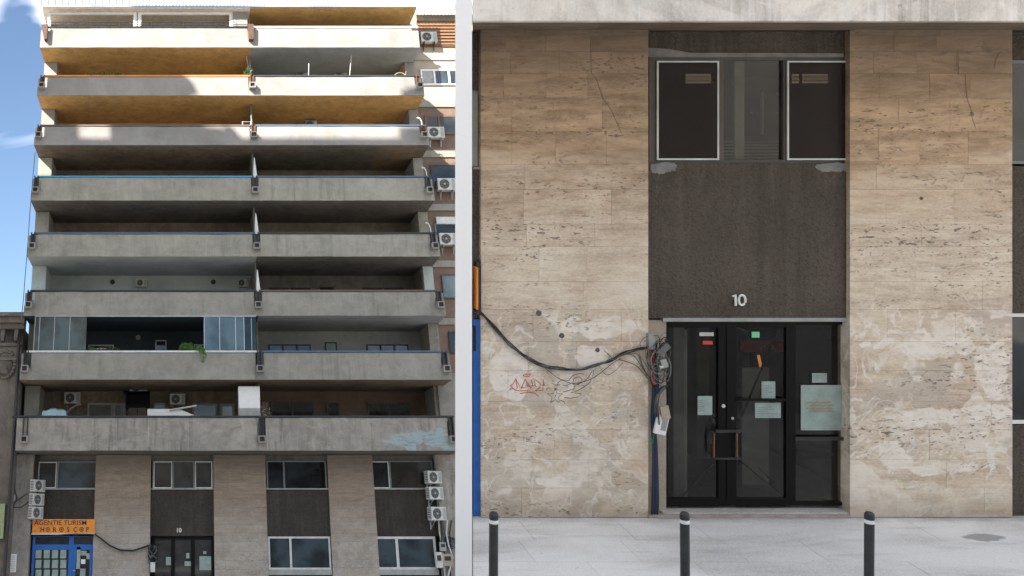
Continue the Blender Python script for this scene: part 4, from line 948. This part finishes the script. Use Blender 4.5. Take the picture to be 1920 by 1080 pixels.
# crack lines on the upper courses
def stroke(pts, r, mat, par, name, Y=YR - .006):
    return MB().tube([(RX(x, Y), Y, RZ(y, Y)) for x, y in pts], r, 4).build(name, M_[mat], par)
stroke([(1108, 98), (1109, 137), (1117, 145), (1126, 170), (1131, 185), (1146, 205), (1152, 220), (1166, 250)], .0022, 'mortar', fr, 'crack')
stroke([(1810, 138), (1812, 176), (1815, 190), (1821, 205), (1823, 222), (1830, 241)], .0022, 'mortar', fr, 'crack')
stroke([(1877, 96), (1868, 108), (1864, 128)], .002, 'mortar', fr, 'crack'); stroke([(1795, 92), (1794, 134)], .0022, 'mortar', fr, 'crack')
# middle bay: window, stucco, entrance
xa, xb = RX(1215.5), RX(1593.5)
P('stucco_panel', 'stuR', fr, xa, xb, YS, YS + .3, zsb, zst)
P('bay_head', 'stuR', fr, xa, xb, YS + .03, YS + .3, RZ(104), zcn + .02)
MB().slab([(RX(1217), RZ(88)), (RX(1262), RZ(91)), (RX(1300), RZ(98)), (RX(1410), RZ(98)), (RX(1590), RZ(99)), (RX(1590), RZ(106)), (RX(1217), RZ(106))], YS + .015, YS + .03).build('plaster_patch', M_['patchm'], fr)
for pts in ([(1219, 307), (1262, 305), (1270, 312), (1266, 320), (1250, 322), (1240, 327), (1222, 322)], [(1527, 312), (1540, 305), (1590, 306), (1590, 320), (1570, 322), (1540, 322)]):
    q = []; rj = random.Random(int(pts[0][0]))
    for (p0, p1) in zip(pts, pts[1:] + pts[:1]):
        for u in (0, .2, .4, .6, .8): q.append((p0[0] + (p1[0]-p0[0])*u + rj.uniform(-1.8, 1.8), p0[1] + (p1[1]-p0[1])*u + rj.uniform(-1.8, 1.8)))
    MB().slab([(RX(x, YS), RZ(y, YS)) for x, y in q], YS - .003, YS).build('plaster_patch', M_['patchm'], fr)
stroke([(1222, 330), (1222, 480)], .003, 'mortar', fr, 'crack', YS - .002)
YW = YR + .11
wf = MB()
def rb(m, a, b, y0, y1, Y0_, Y1_): m.box(RX(a, Y0_), RX(b, Y0_), Y0_, Y1_, RZ(y1, Y0_), RZ(y0, Y0_)); return m
rb(wf, 1217, 1232, 105, 307, YW, YW + .1); rb(wf, 1590, 1606, 105, 307, YW, YW + .1); rb(wf, 1232, 1590, 105, 113, YW, YW + .1); rb(wf, 1232, 1590, 300, 308, YW, YW + .1)
rb(wf, 1349, 1357, 113, 300, YW, YW + .1); rb(wf, 1469, 1476, 113, 300, YW, YW + .1)
wf = wf.build('window', M_['brz'], fr)
for (a, b) in ((1232, 1349), (1357, 1469), (1476, 1590)):
    rb(MB(), a, b, 113, 300, YW + .05, YW + .056).build('pane', M_['gl'], wf)
for (a, b) in ((1232, 1348.5), (1476.5, 1590)):
    m = MB(); t_ = 3
    rb(m, a, a + t_, 114, 300, YW - .03, YW - .01); rb(m, b - t_, b, 114, 300, YW - .03, YW - .01); rb(m, a + t_, b - t_, 114, 114 + t_, YW - .03, YW - .01); rb(m, a + t_, b - t_, 300 - t_, 300, YW - .03, YW - .01)
    s = m.build('insect_screen', M_['offw'], wf)
    rb(MB(), a + 3, b - 3, 117, 297, YW - .022, YW - .02).build('screen_mesh', glass('screen_net', (.5, .42, .36), 1.0, .5, .3, (.05, .11), (.10, .09, .085)) if 'screen_net' not in bpy.data.materials else bpy.data.materials['screen_net'], s)
rm = P('upper_room', 'room', fr, xa, xb + 5, YR + 7, YR + 7.1, RZ(330), RZ(60)); P('room_ceiling', 'acg', fr, xa, xb + 5, YS + .31, YR + 7, RZ(95), RZ(90)); P('room_floor', 'roomf', fr, xa, xb + 5, YS + .31, YR + 7, RZ(325), RZ(320))
for xx in (xa - .2, xb + 5): P('room_side', 'room', fr, xx, xx + .2, YS + .31, YR + 7, RZ(325), RZ(90))
for (px, py, n) in ((1309, 147, 7), (1491, 147, 2), (1528, 147, 7)):
    X = RX(px, 17.0); Z = RZ(py, 17.0); w = n * .062
    lt = P('ceiling_light', 'acg', fr, X - w/2, X + w/2, 17.0, 17.3, Z - .09, Z + .09); P('lamp_rod', 'acg', fr, X - .01, X + .01, 17.1, 17.12, Z + .09, RZ(95.2))
    for k in range(n):
        for j in range(3): P('lamp_cell', 'lamp', lt, X - w/2 + .008 + k*.062, X - w/2 + .052 + k*.062, 16.985, 16.999, Z - .08 + j*.057, Z - .044 + j*.057)
P('curtain', 'acw', fr, RX(1376, YW + .15), RX(1394, YW + .15), YW + .13, YW + .16, RZ(300), RZ(112))  # pale strip standing in for the light bar reflected in the pane
for (x, y) in ((1435, 180), (1457, 176), (1408, 212), (1456, 212)): MB().disc(RX(x, 13.8), 13.8, RZ(y, 13.8), .02, .01, 8).build('reflected_spot', M_['acg'], fr).name = 'wall_knob'  # small discs standing in for spots reflected in the window
for q in range(6): P('blind_slat', 'acg', fr, xa + .1, xb - .1, 13.5 + .01*q, 13.52 + .01*q, RZ(297 - q*6, 13.5), RZ(294.5 - q*6, 13.5))
P('interior_post', 'acw', fr, RX(1425, 13.4), RX(1431, 13.4), 13.38, 13.4, RZ(252, 14), RZ(175, 14)); P('interior_post', 'acw', fr, RX(1562, 13.4), RX(1567, 13.4), 13.38, 13.4, RZ(252, 14), RZ(175, 14))
# entrance
P('lintel', 'stuR', fr, xa, xb, YS + .02, YD + .1, RZ(600), zsb - .002); P('lintel_edge', 'acg', fr, RX(1243, YS), xb, YS - .004, YS + .3, RZ(603, YS), zsb)
P('door_jamb', 'cream', fr, RX(1216), RX(1246, YD), YD - .045, YD + .2, 0, RZ(603))
P('threshold', 'stone', fr, xa, xb, YR - .02, YD + .4, 0.004, .035); P('threshold_step', 'walk', fr, RX(1245), xb, YR + .02, YD + .1, .036, .055)
YG = YD
dm = MB()
for (a, b, c, d) in ((1243, 1252, 603, 948), (1347, 1381, 603, 948), (1474, 1492, 603, 948), (1587, 1612, 603, 948), (1252, 1347, 603, 614), (1381, 1474, 603, 614), (1492, 1587, 603, 609),
                     (1252, 1347, 935, 950), (1381, 1474, 935, 950), (1492, 1587, 942, 948)): rb(dm, a, b, c, d, YG, YG + .06)
rb(dm, 1363, 1365, 614, 935, YG - .012, YG - .001)
dm = dm.build('entrance_door', M_['black'], fr, bevel=.003)
for (a, b, c, d) in ((1252, 1347, 614, 935), (1381, 1474, 614, 935), (1492, 1587, 609, 822), (1492, 1587, 824, 942)): rb(MB(), a, b, c, d, YG + .03, YG + .036).build('pane', M_['gld2'], dm)
for (a, b, c, d, nm, mt) in ((1492, 1587, 820, 826, 'transom_bar', 'dark'), (1381, 1474, 748, 752, 'transom_bar', 'black'), (1342, 1390, 806, 812, 'push_bar', 'dark'), (1342, 1390, 858, 862, 'push_bar', 'dark')):
    rb(MB(), a, b, c, d, YG - .03, YG - .002).build(nm, M_[mt], dm)
for px in (1339.5, 1382.5): rb(MB(), px - 1.3, px + 1.3, 812, 858, YG - .08, YG - .05).build('handle', M_['wood'], dm)
for px in (1339.5, 1382.5):
    for py in (815, 855): rb(MB(), px - 1.5, px + 1.5, py - 1.5, py + 1.5, YG - .05, YG - .001).build('handle_mount', M_['dark'], dm)
rb(MB(), 1343, 1389, 813, 857, YG - .02, YG - .002).build('kick_panel', M_['black'], dm)
MB().disc(RX(1356, YG), YG - .001, RZ(761, YG), .022, .012, 12).build('lock', M_['offw'], dm); MB().disc(RX(1373, YG), YG - .001, RZ(784, YG), .018, .01, 12).build('lock', M_['alu'], dm)
def dl(pts, r, mat, nm, Y=YG + .08): MB().tube([(RX(x, Y), Y, RZ(y, Y)) for x, y in pts], r, 5).build(nm, M_[mat], dm)
dl([(1458, 616), (1383, 800)], .012, 'black', 'brace_rod'); dl([(1385, 862), (1474, 935)], .010, 'black', 'brace_rod'); dl([(1318, 740), (1343, 805)], .008, 'black', 'brace_rod')  # thin dark diagonals behind the door panes
dl([(1340, 868), (1280, 930)], .008, 'dark', 'brace_rod'); dl([(1420, 875), (1450, 905)], .008, 'black', 'brace_rod')
for (x, y, w, h, mt) in ((1331, 761, 12, 36, 'paper'), (1322, 761, 26, 36, 'paper'), (1442, 732, 26, 33, 'paper'), (1441, 770, 49, 29, 'paper'), (1538, 709, 28, 18, 'paper'), (1541, 765, 77, 86, 'paper'), (1326, 627, 27, 7, 'acw'), (1328, 643, 19, 7, 'redsign'), (1418, 628, 15, 11, 'grsign')):
    X, Z = RX(x, YG), RZ(y, YG); P('notice', mt, dm, X - w/300, X + w/300, YG + .014 + (.004 if w == 12 else 0), YG + .018 + (.004 if w == 12 else 0), Z - h/300, Z + h/300)
for (x, y, w, n) in ((1442, 732, 18, 5), (1441, 770, 38, 4), (1538, 709, 20, 3), (1316, 761, 12, 6)):
    m = MB()
    for q in range(n):
        Z = RZ(y, YG) + (n/2 - q - .5) * .027; X = RX(x, YG); wd = w/300*(.7 + .3*sin(q*2.7)); m.box(X - w/300, X - w/300 + 2*wd, YG + .0125, YG + .0138, Z - .004, Z + .004)
    m.build('print_lines', M_['print'], dm)
m = MB()
for k in range(4):
    m.tube([(RX(1512 + j*4 + (k % 2)*6, YG), YG + .008, RZ(755 + k*5.5 + 1.0*sin(j*2.1 + k), YG)) for j in range(13)], .0035, 3)
m.build('handwritten_lines', M_['orange'], dm)
# lobby behind the glass; pale panel and upright strips imitate street reflections
lb = P('lobby_wall', 'room', fr, xa - .5, xb + .5, YD + 5, YD + 5.2, 0, 2.6)
P('lobby_ceiling', 'room', fr, xa - .5, xb + .5, YD + .12, YD + 5, RZ(600), RZ(590)); P('lobby_floor', 'roomf', fr, xa - .5, xb + .5, YD + .41, YD + 5, -.02, .03)
for xx in (xa - .7, xb + .5): P('lobby_side', 'room', fr, xx, xx + .2, YD + .1, YD + 5, 0, 2.6)
P('lobby_fascia', 'redsign', fr, RX(1388, 14.5), RX(1478, 14.5), 14.5, 14.55, RZ(660, 14.5), RZ(640, 14.5))
lt = text('VIVA', .11, M_['offw'], fr, (0, 0, 0)); lt.matrix_parent_inverse = PI[fr.name] @ Matrix.Translation((RX(1423, 14.48), 14.48, RZ(657, 14.48)))
P('lobby_counter', 'acg', fr, RX(1400, 15), RX(1440, 15), 15, 15.6, .03, 1.0); P('lobby_cabinet', 'acg', fr, RX(1392, 16), RX(1425, 16), 16, 16.3, .03, 1.7)
P('lobby_pillar', 'curtain', fr, RX(1306, 15), RX(1330, 15), 15, 15.3, .03, 2.4)
P('lobby_panel', 'acg', fr, RX(1392, 13.9), RX(1442, 13.9), 13.9, 13.95, .03, RZ(690, 13.9)); P('lobby_bench', 'brown', fr, RX(1500, 14), RX(1580, 14), 13.9, 14.3, .4, .46); P('lobby_step', 'acw', fr, RX(1300, 15.8), RX(1600, 15.8), 15.7, 16.2, .03, .22)
P('lobby_door_leaf', 'acg', fr, RX(1265, 13.3), RX(1285, 13.3), 13.25, 13.3, .03, RZ(618, 13.3)); P('lobby_table', 'offw', fr, RX(1500, 15), RX(1560, 15), 14.9, 15.4, .7, .76)
for (x, y) in ((1422, 678), (1552, 700)): MB().tube([(RX(x, 14.7), 14.7, RZ(y - 12, 14.7)), (RX(x + 5, 14.7), 14.7, RZ(y + 12, 14.7))], .02, 6).build('lobby_lamp', M_['amber'], fr)
P('jamb_inside', 'curtain', fr, RX(1256, YD + .3), RX(1276, YD + .3), YD + .2, YD + .5, .035, RZ(614))
# number 10 in rounded figures
YN = YS - .03
hn = thing('house_number', 'cream metal house number 10 mounted on the brown stucco above the entrance', 'house number', M=MR, loc=(RX(1385, YN), YN, RZ(573, YN)))
def nx(x): return (x - 1385) / F * YN
def nz(y): return (573 - y) / F * YN
MB().tube([(nx(1373), -.004, nz(556)), (nx(1378.5), -.004, nz(552.5)), (nx(1379), -.004, nz(573))], .014, 8).build('figure_one', M_['band'], hn, smooth=True)
MB().tube([(nx(1391) + .042*cos(a*pi/12), -.004, nz(562.5) + .062*sin(a*pi/12)) for a in range(25)], .014, 8, False).build('figure_zero', M_['band'], hn, smooth=True)
# slices of the neighbouring bays
x0, x1 = RAY(886.5, YS), RX(902.5)
P('stucco_panel', 'stuR', fr, x0, x1 + .1, YS + .0, YS + .3, RZ(598), RZ(315)); P('bay_head', 'stuR', fr, x0, x1 + .1, YS + .03, YS + .3, RZ(168), zcn + .02)
P('pane', 'gry', fr, x0, x1 + .06, YS + .06, YS + .1, RZ(315), RZ(168)); P('blind', 'acg', fr, x0, RX(900), YS + .03, YS + .05, RZ(312), RZ(170))
P('window_ledge', 'cream', fr, x0, x1, YS - .02, YS + .06, RZ(318), RZ(313))
P('shop_door', 'blue', fr, x0, x1, YS - .02, YS + .06, 0, RZ(600)); P('pane', 'gld', fr, x0, RX(894.5), YS - .024, YS - .021, RZ(660), RZ(612))
sg2 = based('hanging_sign', 'orange sign panel end beside the white end wall above the blue door', 'sign', (x0, YS, RZ(580)), M=MR)
P('sign_panel', 'sign', sg2, x0, RX(892.5), YR - .1, YS - .001, RZ(578), RZ(500)); P('sign_side', 'dark', sg2, RX(892.6), RX(900), YR - .04, YS - .002, RZ(590), RZ(490))
x0 = RX(1898); x1 = x0 + 1.6
P('stucco_panel', 'stuR', fr, x0 - .05, x1, YS, YS + .3, RZ(588), RZ(312)); P('stucco_panel', 'stuR', fr, x0 - .05, x1, YS + .001, YS + .3, 0, RZ(801)); P('bay_head', 'stuR', fr, x0, x1, YS + .03, YS + .3, RZ(112), zcn + .02)
window(fr, x0 + .02, x1, RZ(308), RZ(112), YS + .08, 'gry', [(0, 1, 'gld', None)], fw=.04)
window(fr, x0 + .03, x1, RZ(799), RZ(590), YS + .08, 'white', [(0, 1, 'gld', None)], fw=.045)
P('right_side_front', 'travR', fr, x1, 16, YR, YS + .3, 0, zcn)

# ------------------------------------------------------------------ bollards
def make_bollard():
    t = thing('bollard', None, 'bollard', 'dark bollards along the pavement edge', M=MR)
    R_ = .046
    MB().lathe([(R_ + .012, 0), (R_ + .012, .02), (R_, .025), (R_, .862)], 28).build('post', M_['boll'], t, smooth=True)
    MB().lathe([(R_ + .0012, .825), (R_ + .0012, .862)], 28).build('reflective_band', M_['band'], t, smooth=True)
    MB().lathe([(R_, .8622), (R_ + .001, .866), (R_ + .001, .905), (R_*.93, .922), (R_*.7, .935), (R_*.3, .941), (.0005, .942)], 28).build('cap', M_['boll'], t, smooth=True)
    return t
bo = make_bollard()
YBo = (EYE_R - .942) * F / (959 - CY)
for k, (px, lab) in enumerate(((925, 'dark bollard with white band nearest the white end wall'), (1285, 'dark bollard with white band in front of the entrance door'), (1629, 'dark bollard with white band in front of the right travertine pier'))):
    t = bo if k == 0 else copy_tree(bo)
    t.matrix_world = MR @ Matrix.Translation((RX(px, YBo), YBo, 0)) @ Matrix.Rotation((.004, -.008, .007)[k], 4, 'Y') @ Matrix.Rotation(k * 2.1, 4, 'Z'); t['label'] = lab

# ------------------------------------------------------------------ cables on the front
def rc(par, pts, r, mat, nm='cable_strand', y0=YR - .03, jit=0, seed=0, n=5, sub=6):
    rr = random.Random(seed); q = [Vector((x + rr.uniform(-jit, jit), y + rr.uniform(-jit, jit), rr.uniform(-.015, .015))) for x, y in pts]
    out = []                                    # smooth the polyline
    for i in range(len(q) - 1):
        p0, p1, p2, p3 = q[max(i-1, 0)], q[i], q[i+1], q[min(i+2, len(q)-1)]
        for s_ in range(sub):
            u = s_ / sub; out.append(.5*((2*p1) + (-p0 + p2)*u + (2*p0 - 5*p1 + 4*p2 - p3)*u*u + (-p0 + 3*p1 - 3*p2 + p3)*u**3))
    out.append(q[-1])
    return MB().tube([(RX(v.x, y0 + v.z), y0 + v.z, RZ(v.y, y0 + v.z)) for v in out], r, n).build(nm, M_[mat], par, smooth=True)
cb = based('cable_bundle', 'bundle of black cables sagging across the left travertine pier', 'cables', (RX(1050), YR - .05, 1.5), M=MR)
main = [(889, 584), (904, 588), (930, 615), (960, 648), (990, 672), (1020, 686), (1050, 691), (1085, 692), (1115, 686), (1142, 677), (1170, 662), (1200, 655), (1225, 650)]
for k in range(8): rc(cb, main, .0046, ('wire', 'wire', 'wireg')[k % 3], jit=3.0, seed=k, y0=YR - .02 - .006*(k % 3))
rc(cb, [(904, 590), (932, 624), (958, 650), (985, 668), (1010, 681), (1035, 696)], .0045, 'wireg', seed=20)
rc(cb, [(1020, 688), (1045, 708), (1075, 719), (1105, 712), (1125, 700), (1150, 680), (1165, 672)], .0035, 'wire', seed=21)
rc(cb, [(1160, 674), (1190, 684), (1210, 704), (1226, 722)], .0045, 'wire', seed=22); rc(cb, [(1162, 668), (1185, 665), (1205, 690), (1224, 716)], .0045, 'wire', seed=23)
rc(cb, [(1170, 665), (1195, 664), (1215, 690), (1232, 715)], .004, 'wireg', seed=24); rc(cb, [(1133, 657), (1148, 672)], .004, 'wire', seed=25)
rc(cb, [(1120, 680), (1135, 702), (1150, 698), (1168, 680)], .003, 'wireg', seed=26); rc(cb, [(1205, 655), (1200, 645), (1206, 636), (1214, 630)], .003, 'wireg', seed=27)
rc(cb, [(1198, 665), (1204, 685), (1214, 705)], .010, 'wireg', seed=28)
ct = based('cable_tangle', 'knot of loose cables, fittings and coils hanging at the left door jamb', 'cables', (RX(1232), YR - .05, 0), M=MR)
rr = random.Random(31)
for k in range(34):
    cx_ = rr.uniform(1228, 1246); cy_ = rr.uniform(650, 705); ax = rr.uniform(9, 22); ay = rr.uniform(14, 34); a0 = rr.uniform(0, 6.28)
    rc(ct, [(cx_ + ax*cos(a0 + q*.7), cy_ + ay*sin(a0 + q*.7)) for q in range(rr.choice((5, 6, 8)))], rr.choice((.003, .0045, .006)), rr.choice(('wire', 'wireg', 'wireg', 'wire', 'acg')), jit=1.5, seed=60 + k, y0=YR - .06 - .05*rr.random())
for k in range(7): rc(ct, [(1252 + k, 724 - k), (1240 + k*.5, 726 + k), (1230 + k, 742), (1226 + k*1.2, 762), (1229 + k, 782), (1236, 796)], .009, 'wireg' if k % 2 else 'wire', seed=90 + k, y0=YR - .08 - .01*k)
for k in range(5): rc(ct, [(1224 + k*2, 640), (1221 + k*2, 680), (1224 + k*2.4, 720), (1222 + k*2, 790), (1224 + k*2, 850), (1223 + k*2.5, 930), (1222 + k*2.5, 968)], .012, ('wire', 'wireb', 'wire', 'wireb', 'wire')[k], jit=1, seed=110 + k, y0=YR + .02)
for k in range(3): rc(ct, [(1220 + k*3, 655 + k*4), (1221 + k*2.5, 690), (1224 + k*2, 722)], .008, 'wirer', seed=130 + k, y0=YR - .03 - .01*k)
rc(ct, [(1227, 812), (1224, 826), (1219, 846)], .004, 'wiregr', seed=140, y0=YR - .07)
def rbx(par, a, b, c, d, Y0_, Y1_, mat, nm, rot=0, **k):
    X, Z = RX((a+b)/2, Y0_), RZ((c+d)/2, Y0_); w, h = (b-a)/300, (d-c)/300; m = MB()
    ps = [(X + x*cos(rot) - z*sin(rot), Z + x*sin(rot) + z*cos(rot)) for x, z in ((-w, -h), (w, -h), (w, h), (-w, h))]
    return m.slab(ps, Y0_, Y1_).build(nm, M_[mat], par, bevel=.004)
rbx(ct, 1217, 1229, 626, 655, YR - .08, YR - .0, 'acg', 'junction_box'); rbx(ct, 1232, 1258, 650, 662, YR - .12, YR - .07, 'wireg', 'splice_tube', .75)
rbx(ct, 1230, 1252, 780, 815, YR - .14, YR - .1, 'white', 'hanging_box', -.22); rbx(ct, 1241, 1251, 782, 808, YR - .146, YR - .141, 'acg', 'box_label', -.22)
rbx(ct, 1240, 1256, 762, 786, YR - .16, YR - .12, 'cream', 'torn_wrap', .2); rbx(ct, 1240, 1252, 674, 690, YR - .12, YR - .07, 'acg', 'fitting', .3)
MB().tube([(RX(1236, YR - .14), YR - .14, RZ(684)), (RX(1243, YR - .14), YR - .14, RZ(683))], .022, 10).build('brass_fitting', M_['alu'], ct, smooth=True)
rc(ct, [(1246, 735), (1249, 750), (1246, 778)], .004, 'acg', seed=150, y0=YR - .1)

# ------------------------------------------------------------------ scrawls on the stone
gr = based('red_graffiti', 'thin red spray tag with a small halo on the left travertine pier', 'graffiti', (RX(990), YR, RZ(740)), M=MR)
for pts in ([(957, 723), (962, 720), (967, 710), (970, 727), (965, 731), (957, 723)], [(967, 710), (972, 720), (977, 729), (985, 711), (990, 726), (978, 727)], [(985, 711), (995, 728), (999, 723), (996, 712), (1001, 710), (1004, 722), (992, 724)],
            [(1004, 712), (1014, 720), (1012, 727), (1004, 733), (1018, 732), (1019, 712)], [(965, 731), (975, 733), (990, 732)], [(975, 738), (990, 735), (1003, 738), (1010, 743)], [(981, 704), (987, 701), (995, 702), (993, 706), (983, 706), (981, 704)]):
    stroke(pts, .0042, 'red', gr, 'spray_line', YR - .0045)
gs = based('star_graffiti', 'thin black scrawl of a five pointed star with curling flames', 'graffiti', (RX(1050), YR, RZ(750)), M=MR)
star = []
for k in range(11):
    r_s = 15 if k % 2 == 0 else 5.8; a = -pi/2 + k*pi/5; star.append((1041 + r_s*cos(a), 743 + r_s*sin(a)))
stroke(star, .0032, 'blk', gs, 'marker_line', YR - .0045); stroke([(1038, 741), (1040, 745), (1043, 740), (1041, 744)], .003, 'blk', gs, 'marker_line', YR - .0045)
for pts in ([(1044, 727), (1046, 718), (1054, 712), (1066, 714), (1074, 704), (1088, 700), (1095, 702)], [(1055, 722), (1060, 724), (1072, 718), (1080, 722), (1094, 716), (1103, 708), (1110, 696)], [(1056, 735), (1068, 732), (1078, 727), (1070, 737), (1080, 734), (1095, 726), (1106, 717), (1113, 700), (1112, 694)],
            [(1058, 745), (1070, 747), (1085, 744), (1090, 738), (1078, 737)], [(1074, 718), (1076, 710), (1086, 706), (1092, 712), (1084, 722)], [(1050, 750), (1057, 753), (1060, 758)], [(1026, 727), (1025, 732)], [(1029, 726), (1030, 729)]):
    stroke(pts, .003, 'blk', gs, 'marker_line', YR - .0045)
